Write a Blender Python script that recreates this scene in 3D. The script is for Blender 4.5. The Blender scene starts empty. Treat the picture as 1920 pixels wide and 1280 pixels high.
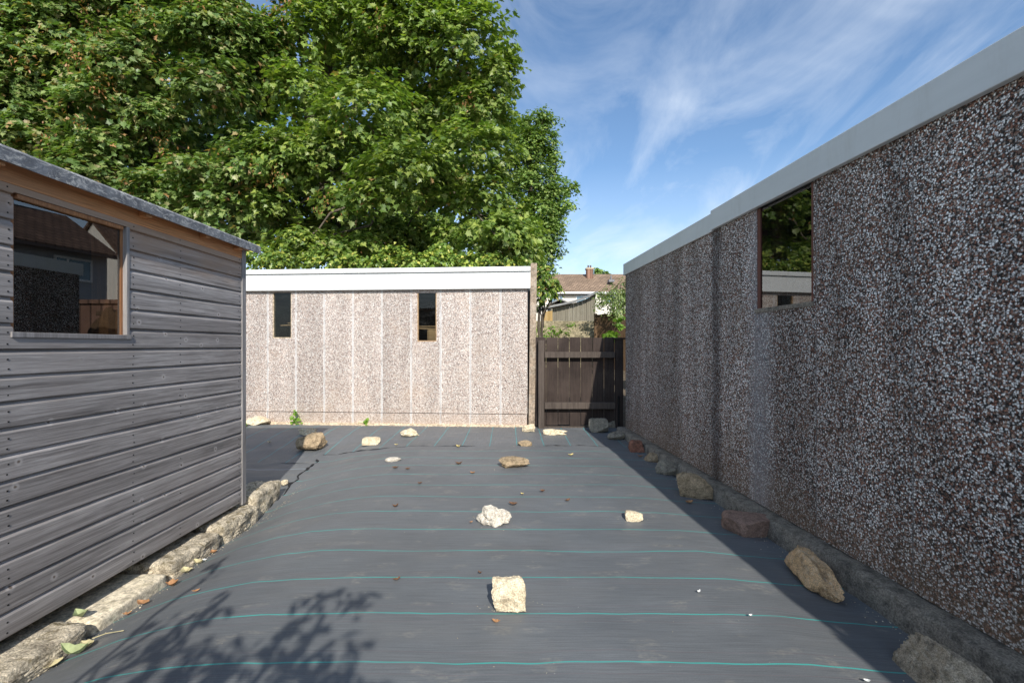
import bpy, bmesh, math, random
import numpy as np
from mathutils import Vector, Matrix, noise
R = math.radians
S = bpy.context.scene
C = S.collection
F, CX, HY, H = 853.0, 960.0, 648.0, 1.1     # focal length in photo pixels, centre column, horizon row, eye height

# ------------------------------------------------------------------ camera, world, sun
cam = bpy.data.cameras.new("camera"); co = bpy.data.objects.new("camera", cam); C.objects.link(co)
co.location = (0, 0, H); co.rotation_euler = (R(90), 0, 0)
cam.sensor_width = 36; cam.lens = 36 * F / 1920; cam.shift_y = 8 / 1920
cam.clip_start = 0.05; cam.clip_end = 3000
S.camera = co
SUN_AZ, SUN_EL = 11.4, 35.0                  # behind the eye, to its right
w = bpy.data.worlds.new("World"); S.world = w; w.use_nodes = True
nt = w.node_tree; N = nt.nodes; L = nt.links; N.clear()
sky = N.new('ShaderNodeTexSky'); sky.sky_type = 'NISHITA'; sky.sun_disc = False
sky.sun_elevation = R(SUN_EL); sky.sun_rotation = R(180 - SUN_AZ); sky.air_density = 1.0; sky.dust_density = 0.6; sky.ozone_density = 1.8
tc = N.new('ShaderNodeTexCoord'); sep = N.new('ShaderNodeSeparateXYZ'); L.new(tc.outputs['Generated'], sep.inputs[0])
za = N.new('ShaderNodeMath'); za.operation = 'ADD'; za.inputs[1].default_value = 0.16; L.new(sep.outputs['Z'], za.inputs[0])
zm = N.new('ShaderNodeMath'); zm.operation = 'MAXIMUM'; zm.inputs[1].default_value = 0.05; L.new(za.outputs[0], zm.inputs[0])
dv = N.new('ShaderNodeVectorMath'); dv.operation = 'DIVIDE'
cb = N.new('ShaderNodeCombineXYZ'); [L.new(zm.outputs[0], cb.inputs[i]) for i in range(3)]
L.new(tc.outputs['Generated'], dv.inputs[0]); L.new(cb.outputs[0], dv.inputs[1])
def wnoise(scale3, rot, sc, det, dist, lo, hi):
    mp = N.new('ShaderNodeMapping'); mp.inputs['Scale'].default_value = scale3; mp.inputs['Rotation'].default_value = (0, 0, R(rot))
    L.new(dv.outputs[0], mp.inputs[0])
    n = N.new('ShaderNodeTexNoise'); n.inputs['Scale'].default_value = sc; n.inputs['Detail'].default_value = det
    n.inputs['Roughness'].default_value = 0.6; n.inputs['Distortion'].default_value = dist; L.new(mp.outputs[0], n.inputs[0])
    r = N.new('ShaderNodeMapRange'); r.inputs[1].default_value = lo; r.inputs[2].default_value = hi; L.new(n.outputs[0], r.inputs[0])
    return r.outputs[0]
c1 = wnoise((1.25, 0.5, 0.0), -16, 1.5, 10, .75, 0.42, 0.74)
c2 = wnoise((0.6, 1.1, 0.0), 10, 0.7, 5, 0.4, 0.34, 0.58)
cm = N.new('ShaderNodeMath'); cm.operation = 'MULTIPLY'; L.new(c1, cm.inputs[0]); L.new(c2, cm.inputs[1])
hz = N.new('ShaderNodeMapRange'); hz.inputs[1].default_value = 0.0; hz.inputs[2].default_value = 0.36; hz.inputs[3].default_value = 0.62; hz.inputs[4].default_value = 0.0
L.new(sep.outputs['Z'], hz.inputs[0])
cs = N.new('ShaderNodeMath'); cs.operation = 'ADD'; cs.use_clamp = True; L.new(cm.outputs[0], cs.inputs[0]); L.new(hz.outputs[0], cs.inputs[1])
cs2 = N.new('ShaderNodeMath'); cs2.operation = 'MULTIPLY'; cs2.inputs[1].default_value = 0.72; L.new(cs.outputs[0], cs2.inputs[0])
skm = N.new('ShaderNodeMixRGB'); skm.blend_type = 'MIX'; skm.inputs[2].default_value = (6.4, 6.9, 7.5, 1)
L.new(cs2.outputs[0], skm.inputs[0]); tn = N.new('ShaderNodeMixRGB'); tn.blend_type = 'MULTIPLY'; tn.inputs[0].default_value = 1; tn.inputs[2].default_value = (.93, 1.05, 1.12, 1); L.new(sky.outputs[0], tn.inputs[1]); L.new(tn.outputs[0], skm.inputs[1])
bg = N.new('ShaderNodeBackground'); bg.inputs[1].default_value = 0.135; L.new(skm.outputs[0], bg.inputs[0])
wo = N.new('ShaderNodeOutputWorld'); L.new(bg.outputs[0], wo.inputs[0])
sl = bpy.data.lights.new("sun", 'SUN'); so = bpy.data.objects.new("sun", sl); C.objects.link(so)
sl.energy = 4.2; sl.angle = R(0.5); sl.color = (1.0, 0.95, 0.86)
_d = Vector((-math.sin(R(SUN_AZ)) * math.cos(R(SUN_EL)), math.cos(R(SUN_AZ)) * math.cos(R(SUN_EL)), -math.sin(R(SUN_EL))))
so.rotation_euler = _d.to_track_quat('-Z', 'Y').to_euler(); so.location = (3, -6, 9)
S.view_settings.view_transform = 'Standard'; S.view_settings.look = 'None'; S.view_settings.exposure = 0.3; S.view_settings.gamma = 1
S.cycles.max_bounces = 8; S.cycles.transparent_max_bounces = 12

# ------------------------------------------------------------------ object helpers
class MB:
    def __init__(s): s.v = []; s.f = []; s.m = []
    def add(s, vs, fs, mi=0):
        b = len(s.v); s.v += [tuple(p) for p in vs]; s.f += [tuple(b + i for i in f) for f in fs]; s.m += [mi] * len(fs)
    def box(s, x0, y0, z0, x1, y1, z1, mi=0):
        s.add([(x0,y0,z0),(x1,y0,z0),(x1,y1,z0),(x0,y1,z0),(x0,y0,z1),(x1,y0,z1),(x1,y1,z1),(x0,y1,z1)],
              [(0,3,2,1),(4,5,6,7),(0,1,5,4),(1,2,6,5),(2,3,7,6),(3,0,4,7)], mi)
    def quadprism(s, base, z0, z1, mi=0):
        n = len(base); zz = lambda z, i: z[i] if isinstance(z, (list, tuple)) else z
        vs = [(p[0], p[1], zz(z0, i)) for i, p in enumerate(base)] + [(p[0], p[1], zz(z1, i)) for i, p in enumerate(base)]
        s.add(vs, [tuple(range(n))[::-1], tuple(range(n, 2*n))] + [(i, (i+1) % n, n+(i+1) % n, n+i) for i in range(n)], mi)
    def tube(s, pts, rad, sides=8, mi=0):
        pts = [Vector(p) for p in pts]; rings = []
        for i, p in enumerate(pts):
            t = (pts[min(i+1, len(pts)-1)] - pts[max(i-1, 0)]).normalized()
            a = t.cross(Vector((0.31, 0.22, 0.93)));  a.normalize(); b = t.cross(a)
            r = rad[i] if isinstance(rad, (list, tuple)) else rad
            rings.append([p + (a*math.cos(2*math.pi*k/sides) + b*math.sin(2*math.pi*k/sides))*r for k in range(sides)])
        vs = [q for r in rings for q in r]; fs = []
        for i in range(len(pts)-1):
            for k in range(sides):
                fs.append((i*sides+k, i*sides+(k+1) % sides, (i+1)*sides+(k+1) % sides, (i+1)*sides+k))
        fs.append(tuple(range(sides))[::-1]); fs.append(tuple((len(pts)-1)*sides+k for k in range(sides)))
        s.add(vs, fs, mi)
    def build(s, name, mats, parent=None, loc=None, rz=0, bevel=0, smooth=False):
        me = bpy.data.meshes.new(name); me.from_pydata(s.v, [], s.f)
        mats = mats if isinstance(mats, (list, tuple)) else [mats]
        for m in mats: me.materials.append(m)
        if len(mats) > 1: me.polygons.foreach_set('material_index', s.m)
        bm = bmesh.new(); bm.from_mesh(me); bmesh.ops.recalc_face_normals(bm, faces=bm.faces); bm.to_mesh(me); bm.free()
        if smooth: me.polygons.foreach_set('use_smooth', [True]*len(me.polygons))
        me.update(); o = bpy.data.objects.new(name, me); C.objects.link(o)
        if parent: o.parent = parent
        if loc is not None: o.location = loc
        if rz: o.rotation_euler = (0, 0, rz)
        if bevel:
            bv = o.modifiers.new('bevel', 'BEVEL'); bv.width = bevel; bv.segments = 2; bv.limit_method = 'ANGLE'
        return o
def tag(o, label=None, cat=None, group=None, kind=None):
    if label: o['label'] = label
    if cat: o['category'] = cat
    if group: o['group'] = group
    if kind: o['kind'] = kind
    return o
def empty(name, loc, label, cat, group=None, rz=0):
    o = bpy.data.objects.new(name, None); C.objects.link(o); o.location = loc; o.rotation_euler = (0, 0, rz); o.empty_display_size = .2
    return tag(o, label, cat, group)

# ------------------------------------------------------------------ material helpers
class Mat:
    def __init__(s, name, rough=0.8, spec=0.3):
        s.m = bpy.data.materials.new(name); s.m.use_nodes = True; s.t = s.m.node_tree; s.N = s.t.nodes; s.L = s.t.links
        s.b = s.N['Principled BSDF']; s.out = s.N['Material Output']
        s.b.inputs['Roughness'].default_value = rough; s.b.inputs['Specular IOR Level'].default_value = spec
        s.tc = s.N.new('ShaderNodeTexCoord')
    def inp(s, sock, v):
        if hasattr(v, 'is_linked') or hasattr(v, 'links'): s.L.new(v, sock)
        else:
            if isinstance(v, (tuple, list)) and len(v) == 3 and sock.type == 'RGBA': v = tuple(v) + (1,)
            sock.default_value = v
    def co(s, scale=(1,1,1), rot=(0,0,0), src='Object', loc=(0,0,0)):
        mp = s.N.new('ShaderNodeMapping'); mp.inputs['Scale'].default_value = scale; mp.inputs['Rotation'].default_value = rot; mp.inputs['Location'].default_value = loc
        s.L.new(s.tc.outputs[src], mp.inputs[0]); return mp.outputs[0]
    def noise(s, v, scale, det=4, rough=.55, dist=0, out=0):
        n = s.N.new('ShaderNodeTexNoise'); s.L.new(v, n.inputs[0]); n.inputs['Scale'].default_value = scale
        n.inputs['Detail'].default_value = det; n.inputs['Roughness'].default_value = rough; n.inputs['Distortion'].default_value = dist
        return n.outputs[out]
    def vor(s, v, scale, feat='F1', out='Color', rnd=1):
        n = s.N.new('ShaderNodeTexVoronoi'); n.feature = feat; s.L.new(v, n.inputs[0]); n.inputs['Scale'].default_value = scale
        n.inputs['Randomness'].default_value = rnd; return n.outputs[out]
    def ramp(s, f, stops, interp='LINEAR'):
        r = s.N.new('ShaderNodeValToRGB'); r.color_ramp.interpolation = interp; e = r.color_ramp.elements
        while len(e) < len(stops): e.new(0.5)
        for i, (p, c) in enumerate(stops):
            e[i].position = p; e[i].color = (c, c, c, 1) if isinstance(c, (int, float)) else tuple(c) + (1,)
        s.L.new(f, r.inputs[0]); return r.outputs[0]
    def rng(s, f, a, b, c=0, d=1, smooth=False):
        r = s.N.new('ShaderNodeMapRange'); s.L.new(f, r.inputs[0])
        if smooth: r.interpolation_type = 'SMOOTHSTEP'
        for i, q in enumerate((a, b, c, d)): r.inputs[i+1].default_value = q
        return r.outputs[0]
    def mix(s, f, a, b, mode='MIX'):
        n = s.N.new('ShaderNodeMixRGB'); n.blend_type = mode; s.inp(n.inputs[0], f); s.inp(n.inputs[1], a); s.inp(n.inputs[2], b); return n.outputs[0]
    def math(s, op, a, b=0, clamp=False):
        n = s.N.new('ShaderNodeMath'); n.operation = op; n.use_clamp = clamp; s.inp(n.inputs[0], a); s.inp(n.inputs[1], b); return n.outputs[0]
    def sep(s, v):
        n = s.N.new('ShaderNodeSeparateXYZ'); s.L.new(v, n.inputs[0]); return n.outputs
    def bump(s, h, strength=.5, dist=.01):
        n = s.N.new('ShaderNodeBump'); n.inputs['Strength'].default_value = strength; n.inputs['Distance'].default_value = dist
        s.L.new(h, n.inputs['Height'])
        if s.b.inputs['Normal'].links: s.L.new(s.b.inputs['Normal'].links[0].from_socket, n.inputs['Normal'])
        s.L.new(n.outputs[0], s.b.inputs['Normal']); return s
    def col(s, v): s.inp(s.b.inputs['Base Color'], v); return s
    def lineat(s, x, pos, half, soft=.002):
        d = s.math('ABSOLUTE', s.math('SUBTRACT', x, pos)); return s.rng(d, half, half + soft, 1, 0)
def plain(name, c, rough=.8, var=.25, scale=8, bump=0, spec=.3, metal=0):
    m = Mat(name, rough, spec); n = m.noise(m.co(), scale, 6)
    f = m.rng(n, .3, .7, 1-var, 1+var); m.col(m.mix(1, c, m.mix(0, f, f), 'MULTIPLY')); m.b.inputs['Metallic'].default_value = metal
    if bump: m.bump(m.noise(m.co(), scale*8, 4), .6, bump)
    return m.m

# exposed pebble aggregate; local x runs along the wall, z up
def pebble(name, size, stops, pitch, off, seam, seam_w, seam_mix, stain, base_col, low_z, gap_dark=.35):
    m = Mat(name, .75, .35); v = m.co()
    warp = m.mix(.012, v, m.noise(v, 60, 2, out=1), 'ADD')
    cell = m.vor(warp, 1/size, 'F1', 'Color'); dist = m.vor(warp, 1/size, 'F1', 'Distance')
    s1 = m.sep(cell)
    col = m.ramp(s1[0], stops, 'CONSTANT')
    br = m.rng(s1[1], 0, 1, .72, 1.28); col = m.mix(1, col, m.mix(0, br, br), 'MULTIPLY')
    edge = m.rng(dist, .42, .75, 1, gap_dark); col = m.mix(1, col, m.mix(0, edge, edge), 'MULTIPLY')
    x, y, z = m.sep(v)[:3]
    # vertical streaks and panel to panel change
    pc = m.math('FLOOR', m.math('DIVIDE', m.math('SUBTRACT', x, off), pitch))
    wn = m.N.new('ShaderNodeTexWhiteNoise'); wn.noise_dimensions = '1D'; m.L.new(pc, wn.inputs['W'])
    pv = m.rng(wn.outputs[0], 0, 1, 1-stain*.6, 1+stain*.6)
    col = m.mix(1, col, m.mix(0, pv, pv), 'MULTIPLY')
    st = m.noise(m.co((3.2, 1, .45)), 1.6, 5, .6)
    sv = m.rng(st, .32, .68, 1-stain, 1+stain*.8); col = m.mix(1, col, m.mix(0, sv, sv), 'MULTIPLY')
    pat = m.rng(m.noise(v, 1.3, 4, .7), .52, .72, 0, .3); col = m.mix(pat, col, base_col)
    lowf = m.rng(m.math('ADD', z, m.math('MULTIPLY', m.noise(v, 2.5, 3), .3)), low_z, low_z+.5, .5, 0, True)
    col = m.mix(lowf, col, base_col)
    fr = m.math('SUBTRACT', m.math('DIVIDE', m.math('SUBTRACT', x, off), pitch), pc)
    dd = m.math('MULTIPLY', m.math('SUBTRACT', .5, m.math('ABSOLUTE', m.math('SUBTRACT', fr, .5))), pitch)
    ddn = m.math('ADD', dd, m.math('MULTIPLY', m.math('SUBTRACT', m.noise(v, 14, 5, .8), .5), .03))
    sm = m.math('MULTIPLY', m.rng(ddn, seam_w, seam_w*2.4, seam_mix, 0), m.rng(m.noise(m.co((1,1,.8)), 5, 3), .34, .5, .35, 1))
    col = m.mix(sm, col, seam)
    g = m.rng(dd, .002, .006, 1, 0); col = m.mix(m.math('MULTIPLY', g, .55), col, (.09, .08, .075))
    m.col(col); m.bump(m.rng(dist, 0, .8, 1, 0), .7, size*.35); m.bump(m.rng(g, 0, 1, 1, 0), .5, .004)
    return m
def wallx(y): return 1.697 - .0638*(y-1.508)          # plan line of the right garage's side wall
far = Vector((wallx(5.72), 5.72, 0)); dirv = Vector((.0638, -1, 0)).normalized()
def s_of(px):                      # distance along that wall seen in photo column px
    k = (px-CX)/F; y = (1.697+.0638*1.508)/(k+.0638); return (5.72-y)/dirv.y*-1
pitch_r = (s_of(1712)-s_of(1337))/3
bl = Vector((-3.85, 6.47, 0)); br_ = Vector((.165, 6.172, 0)); bdir = (br_-bl).normalized(); BL = (br_-bl).length
def t_of(px):
    k = (px-CX)/F; return (k*bl.y-bl.x)/(bdir.x-k*bdir.y)
def zof(px, py): return H + (HY-py)*(bl.y+bdir.y*t_of(px))/F
BL = t_of(989)+.03
p_b = (t_of(938.5)-t_of(502))/8; off_b = t_of(502) % p_b
M = {}
mp_ = pebble('dark_aggregate', .0068, [(0, (.74,.71,.68)), (.21, (.42,.385,.36)), (.35, (.26,.125,.085)), (.56, (.145,.09,.07)), (.72, (.05,.044,.042)), (.83, (.36,.25,.19)), (.93, (.88,.86,.83))],
             pitch_r, s_of(1337) % pitch_r, (.42,.42,.43), .002, .25, .30, (.20,.135,.085), .12, .12)
# one dark damp streak on the panel joint below the fascia joint
x_ = mp_.sep(mp_.co())[0]
M['agg_dark'] = mp_
M['agg_light'] = pebble('pale_aggregate', .0085, [(0, (.66,.60,.545)), (.24, (.52,.435,.385)), (.48, (.40,.31,.27)), (.66, (.21,.165,.155)), (.76, (.54,.43,.365)), (.92, (.76,.715,.67))],
             p_b, off_b, (.84,.82,.80), .007, .75, .13, (.52,.38,.27), -.02, .6).m
def mk_concrete(name, c, dark, scale=6, bump=.012, moss=None, mossamt=.6):
    m = Mat(name, .92, .2); v = m.co(src='Object')
    n = m.noise(v, scale, 8, .65); col = m.ramp(n, [(.28, dark), (.5, c), (.75, tuple(min(1, q*1.25) for q in c))])
    sp = m.rng(m.noise(v, scale*9, 4, .7), .36, .62, .5, 1.25); col = m.mix(1, col, m.mix(0, sp, sp), 'MULTIPLY')
    pit = m.rng(m.vor(v, scale*9, 'F1', 'Distance'), .05, .28, .45, 1); pm = m.rng(m.noise(v, scale*1.5, 3), .45, .6, 0, 1)
    col = m.mix(pm, col, m.mix(1, col, m.mix(0, pit, pit), 'MULTIPLY'))
    if moss:
        g = m.N.new('ShaderNodeNewGeometry'); nz = m.sep(g.outputs['Normal'])[2]
        f = m.math('MULTIPLY', m.rng(m.noise(v, scale*1.2, 7, .7, 1), .5, .62, 0, mossamt), m.rng(nz, .1, .6, .5, 1)); col = m.mix(f, col, moss)
    m.col(col); m.bump(n, .8, bump); m.bump(m.noise(v, scale*10, 5, .7), .7, bump*.3); return m.m
M['block_rough'] = mk_concrete('weathered_block', (.66,.57,.43), (.17,.14,.10), 13, .03, (.13,.10,.04), .8)
M['block_pale'] = mk_concrete('pale_block', (.78,.68,.51), (.55,.47,.34), 5, .006, (.30,.26,.13), .25)
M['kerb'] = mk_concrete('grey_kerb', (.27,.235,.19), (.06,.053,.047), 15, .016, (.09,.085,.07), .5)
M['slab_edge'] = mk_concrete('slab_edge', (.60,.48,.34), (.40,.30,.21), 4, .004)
M['rock_cream'] = mk_concrete('cream_stone', (.82,.70,.50), (.42,.31,.19), 20, .014, (.26,.2,.13), .5)
M['rock_white'] = mk_concrete('white_stone', (.78,.71,.60), (.34,.29,.24), 22, .016, (.2,.17,.14), .5)
M['rock_brown'] = mk_concrete('brown_stone', (.44,.33,.21), (.12,.09,.055), 16, .018, (.12,.1,.05), .6)
M['rock_grey'] = mk_concrete('grey_stone', (.33,.29,.225), (.10,.085,.065), 18, .018, (.12,.12,.07), .5)
M['rock_near'] = mk_concrete('near_stone', (.52,.43,.32), (.12,.10,.075), 26, .02, (.16,.13,.07), .5)
M['rock_red'] = mk_concrete('red_stone', (.33,.215,.165), (.15,.10,.08), 26, .010)
M['rock_brick'] = mk_concrete('brick_chunk', (.32,.15,.10), (.15,.08,.06), 12, .008)
M['rock_sun_tint'] = mk_concrete('sun_tinted_stone', (.70,.46,.25), (.15,.10,.06), 22, .016, (.6,.55,.45), .4)  # warm sunlight on this stone is put into its gold colour
M['post_conc'] = mk_concrete('concrete_post', (.36,.28,.21), (.22,.17,.12), 5, .006, (.62,.58,.5), .45)
M['retain'] = mk_concrete('retaining', (.34,.29,.19), (.16,.14,.09), 3, .02, (.10,.11,.05), .5)

def fabric(name, axis, pitch, off, colr, linew, base=(.136,.145,.153), linestr=1):
    m = Mat(name, .55, .45); v = m.co(); x, y, z = m.sep(v)[:3]
    wv = m.math('MULTIPLY', m.math('SUBTRACT', m.noise(v, 1.1, 3), .5), .035)
    wf = m.math('MULTIPLY', m.math('SUBTRACT', m.noise(v, 9, 2), .5), .006)
    a, b = (y, x) if axis == 'y' else (x, y)
    t = m.math('ADD', m.math('ADD', a, wv), wf)
    q = m.math('DIVIDE', m.math('SUBTRACT', t, off), pitch); fr = m.math('SUBTRACT', q, m.math('ROUND', q)); d = m.math('MULTIPLY', m.math('ABSOLUTE', fr), pitch)
    line = m.rng(d, linew*.45, linew*.75, 1, 0)
    st = m.math('SINE', m.math('MULTIPLY', b, 900)); line = m.math('MULTIPLY', line, m.rng(st, -1, .4, .55, 1))
    line = m.math('MULTIPLY', line, m.rng(m.noise(v, 3, 3), .3, .55, .5, linestr))
    sc = (4, 230, 1) if axis == 'y' else (230, 4, 1)
    weave = m.rng(m.noise(m.co(sc), 1, 3, .7), .3, .7, .76, 1.25)
    w2 = m.rng(m.noise(m.co((160, 160, 1)), 1.6, 2, .6), .3, .7, .86, 1.14)
    big = m.rng(m.noise(v, .9, 6, .6), .3, .7, .86, 1.14)
    col = m.mix(1, base, m.mix(0, weave, weave), 'MULTIPLY'); col = m.mix(1, col, m.mix(0, w2, w2), 'MULTIPLY'); col = m.mix(1, col, m.mix(0, big, big), 'MULTIPLY')
    # dusty footprints: small clustered smudges
    dust = m.math('MULTIPLY', m.rng(m.noise(m.co((5, 9, 1)), 1.0, 2, .5), .60, .66, 0, 1), m.rng(m.noise(m.co((22, 60, 1)), 1.2, 5, .7), .44, .66, 0, .5))
    col = m.mix(dust, col, (.30, .28, .24))
    film = m.rng(m.noise(m.co((1.2, 3, 1)), 1.3, 7, .65), .48, .75, 0, .14); col = m.mix(film, col, (.26, .23, .20))
    spk = m.math('MULTIPLY', m.rng(m.vor(v, 14, 'F1', 'Distance'), .018, .03, 1, 0), m.rng(m.sep(m.vor(v, 14, 'F1', 'Color'))[0], .82, .84, 0, .8))
    col = m.mix(spk, col, (.55, .54, .5))
    red = m.math('MULTIPLY', m.rng(m.math('ABSOLUTE', m.math('SUBTRACT', d, .055)), .001, .002, 1, 0), .14); col = m.mix(red, col, (.22, .08, .09))
    col = m.mix(line, col, colr); m.col(col)
    m.bump(m.noise(m.co(sc), 1, 2), .35, .0015); m.bump(m.noise(m.co((8, 2.2, 1)), 1, 4, .55), .5, .006)
    return m.m
M['fab1'] = fabric('weed_fabric', 'y', .286, 1.559, (.04,.44,.39), .0050)
M['fab2'] = fabric('weed_fabric_turned', 'x', .30, .05, (.04,.36,.38), .0065)
M['fab3'] = fabric('weed_fabric_pale_lines', 'y', .40, .12, (.42,.50,.58), .012, linestr=.8)
M['earth'] = plain('earth', (.13,.10,.07), .95, .4, 6, .02)
M['fold'] = plain('fabric_fold', (.02,.02,.022), .7, .3, 30, .004)

def wood(name, c1, c2, axis='y', knots=True, rough=.85, board=.097, warm_top=None):
    m = Mat(name, rough, .25); v = m.co()
    x, y, z = m.sep(v)[:3]
    sc = {'y': (8, 1.1, 34), 'x': (1.1, 8, 34), 'z': (30, 30, 1.2)}[axis]
    g = m.noise(m.co(sc), 1.6, 7, .65, .7)
    col = m.ramp(g, [(.30, c2), (.52, c1), (.72, tuple(q*1.35 for q in c1))])
    fine = m.rng(m.noise(m.co(tuple(q*5 for q in sc)), 1.5, 3), .35, .65, .8, 1.15); col = m.mix(1, col, m.mix(0, fine, fine), 'MULTIPLY')
    if axis != 'z':
        bi = m.math('FLOOR', m.math('DIVIDE', z, board)); wn = m.N.new('ShaderNodeTexWhiteNoise'); wn.noise_dimensions = '1D'; m.L.new(bi, wn.inputs['W'])
        bv = m.rng(wn.outputs[0], 0, 1, .82, 1.2); col = m.mix(1, col, m.mix(0, bv, bv), 'MULTIPLY')
    wea = m.rng(m.noise(v, 1.8, 5, .6), .38, .66, 0, .5); col = m.mix(wea, col, tuple((a*.5+b*.5) for a, b in zip(c1, (.16,.12,.10))))
    if knots:
        cv = m.N.new('ShaderNodeCombineXYZ'); m.L.new({'y': y, 'x': x, 'z': x}[axis], cv.inputs[0]); m.L.new(z, cv.inputs[1])
        def v2(out):
            n_ = m.N.new('ShaderNodeTexVoronoi'); n_.voronoi_dimensions = '2D'; n_.inputs['Scale'].default_value = 6.5; m.L.new(cv.outputs[0], n_.inputs[0]); return n_.outputs[out]
        kd = v2('Distance'); kc = m.sep(v2('Color'))[0]
        kf = m.rng(kc, .62, .63, 0, 1)
        kn = m.math('ADD', kd, m.math('MULTIPLY', m.math('SUBTRACT', m.noise(v, 60, 3), .5), .06)); ring = m.math('MULTIPLY', m.rng(kn, .07, .13, 1, 0), kf); core = m.math('MULTIPLY', m.rng(kn, .02, .05, 1, 0), kf)
        col = m.mix(m.math('MULTIPLY', ring, .45), col, tuple(q*1.7 for q in c1)); col = m.mix(m.math('MULTIPLY', core, .8), col, (.10, .065, .04))
    if warm_top:
        f = m.rng(m.math('ADD', z, m.math('MULTIPLY', m.noise(m.co((1,1.5,3)), 2, 4), .3)), 1.62, 1.9, 0, .75, True); col = m.mix(f, col, warm_top)
    m.col(col); m.bump(g, .35, .003); m.bump(m.noise(m.co(tuple(q*4 for q in sc)), 1.5, 4), .4, .0015)
    return m.m
M['shed'] = wood('weathered_cladding', (.345,.318,.305), (.13,.118,.113), 'y', warm_top=(.42,.27,.17))
M['shed_x'] = wood('weathered_cladding_end', (.155,.145,.155), (.075,.068,.07), 'x')
M['warm'] = wood('sheltered_timber', (.66,.31,.13), (.42,.18,.075), 'y', False)
M['trimw'] = wood('grey_trim', (.30,.285,.28), (.18,.17,.165), 'z', False)
M['orange'] = wood('window_lining', (.42,.19,.08), (.28,.12,.05), 'z', False)
M['redwood'] = wood('stained_frame', (.17,.065,.045), (.09,.04,.03), 'z', False)
M['gate'] = wood('dark_gate_boards', (.038,.027,.023), (.018,.013,.012), 'z', False)
M['gate_post'] = wood('dark_gate_frame', (.085,.068,.057), (.035,.027,.023), 'z', False)
M['fence_grey'] = wood('old_grey_boards', (.24,.22,.17), (.13,.12,.09), 'z', False)
M['fence_yellow'] = wood('golden_boards', (.46,.31,.12), (.28,.18,.07), 'z', False)
M['fence_brown'] = wood('brown_fence', (.14,.085,.045), (.07,.045,.025), 'z', False)
M['ply'] = wood('stored_timber', (.50,.33,.18), (.33,.2,.1), 'x', False)
def mk_felt():
    m = Mat('roof_felt', .9, .2); v = m.co()
    col = m.ramp(m.noise(v, 14, 8, .7), [(.3, (.12,.122,.13)), (.55, (.20,.205,.22)), (.75, (.30,.31,.33))])
    sc = m.math('MULTIPLY', m.rng(m.noise(m.co((9, 5, 9)), 3.5, 6, .8, 1.5), .50, .60, 0, .75), 1)
    col = m.mix(sc, col, (.62, .60, .56)); m.col(col); m.bump(m.noise(v, 90, 3), .5, .002); return m.m
M['felt'] = mk_felt()
def mk_fascia(name, c):
    m = Mat(name, .38, .45); v = m.co()
    f = m.rng(m.noise(m.co((.6, .6, 3)), 2.5, 7, .65), .3, .7, .93, 1.04); dirt = m.rng(m.noise(m.co((5, 5, 1)), 3, 6, .7), .5, .8, 0, .35)
    col = m.mix(1, c, m.mix(0, f, f), 'MULTIPLY'); col = m.mix(dirt, col, (.45, .44, .40)); m.col(col); return m.m
M['fascia'] = mk_fascia('white_fascia', (.80,.80,.78)); M['fascia2'] = mk_fascia('grey_white_fascia', (.66,.68,.68))
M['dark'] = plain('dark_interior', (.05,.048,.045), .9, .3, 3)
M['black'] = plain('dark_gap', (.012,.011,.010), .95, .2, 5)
def mk_glass(name, tint=.85, ior=1.5, dirt=.05):
    m = Mat(name); N, L = m.N, m.L; N.remove(m.b)
    tr = N.new('ShaderNodeBsdfTransparent'); tr.inputs[0].default_value = (tint, tint*1.02, tint, 1)
    gl = N.new('ShaderNodeBsdfGlossy'); gl.inputs['Roughness'].default_value = .01
    fr0 = N.new('ShaderNodeFresnel'); fr0.inputs[0].default_value = ior; ge = N.new('ShaderNodeNewGeometry')
    fr = N.new('ShaderNodeMath'); fr.operation = 'MULTIPLY'; L.new(fr0.outputs[0], fr.inputs[0]); L.new(m.math('SUBTRACT', 1.0, ge.outputs['Backfacing']), fr.inputs[1])
    mx = N.new('ShaderNodeMixShader'); L.new(fr.outputs[0], mx.inputs[0]); L.new(tr.outputs[0], mx.inputs[1]); L.new(gl.outputs[0], mx.inputs[2])
    df = N.new('ShaderNodeBsdfDiffuse'); df.inputs[0].default_value = (.5, .5, .48, 1)
    n = m.rng(m.noise(m.co((1, 1, 2)), 7, 8, .8), .5, .75, dirt*.3, dirt*2.2)
    m2 = N.new('ShaderNodeMixShader'); L.new(n, m2.inputs[0]); L.new(mx.outputs[0], m2.inputs[1]); L.new(df.outputs[0], m2.inputs[2])
    L.new(m2.outputs[0], m.out.inputs[0]); return m.m
M['glass'] = mk_glass('window_glass', .55, 2.3, .006); M['glass2'] = mk_glass('dusty_glass', .5, 2.5, .008); M['glass3'] = mk_glass('garage_glass', .75, 1.45, .012)
def mk_tiles(name, c, size=.3, axis='x'):
    m = Mat(name, .85, .25); v = m.co(); br = m.N.new('ShaderNodeTexBrick'); m.L.new(v, br.inputs[0])
    br.inputs['Scale'].default_value = 1; br.inputs['Brick Width'].default_value = size; br.inputs['Row Height'].default_value = size*.9
    br.inputs['Mortar Size'].default_value = size*.09; br.inputs['Color1'].default_value = tuple(c)+(1,); br.inputs['Color2'].default_value = tuple(q*.68 for q in c)+(1,)
    br.inputs['Mortar'].default_value = tuple(q*.35 for q in c)+(1,)
    n = m.rng(m.noise(v, 1.2, 6, .65), .3, .7, .75, 1.25); m.col(m.mix(1, br.outputs[0], m.mix(0, n, n), 'MULTIPLY')); m.bump(br.outputs['Fac'], .5, .02); return m.m
M['tiles'] = mk_tiles('brown_roof_tiles', (.36,.25,.17)); M['tiles_dark'] = mk_tiles('dark_roof_tiles', (.20,.125,.09), .28)
M['brick'] = mk_tiles('brick_wall', (.30,.17,.12), .22)
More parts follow.
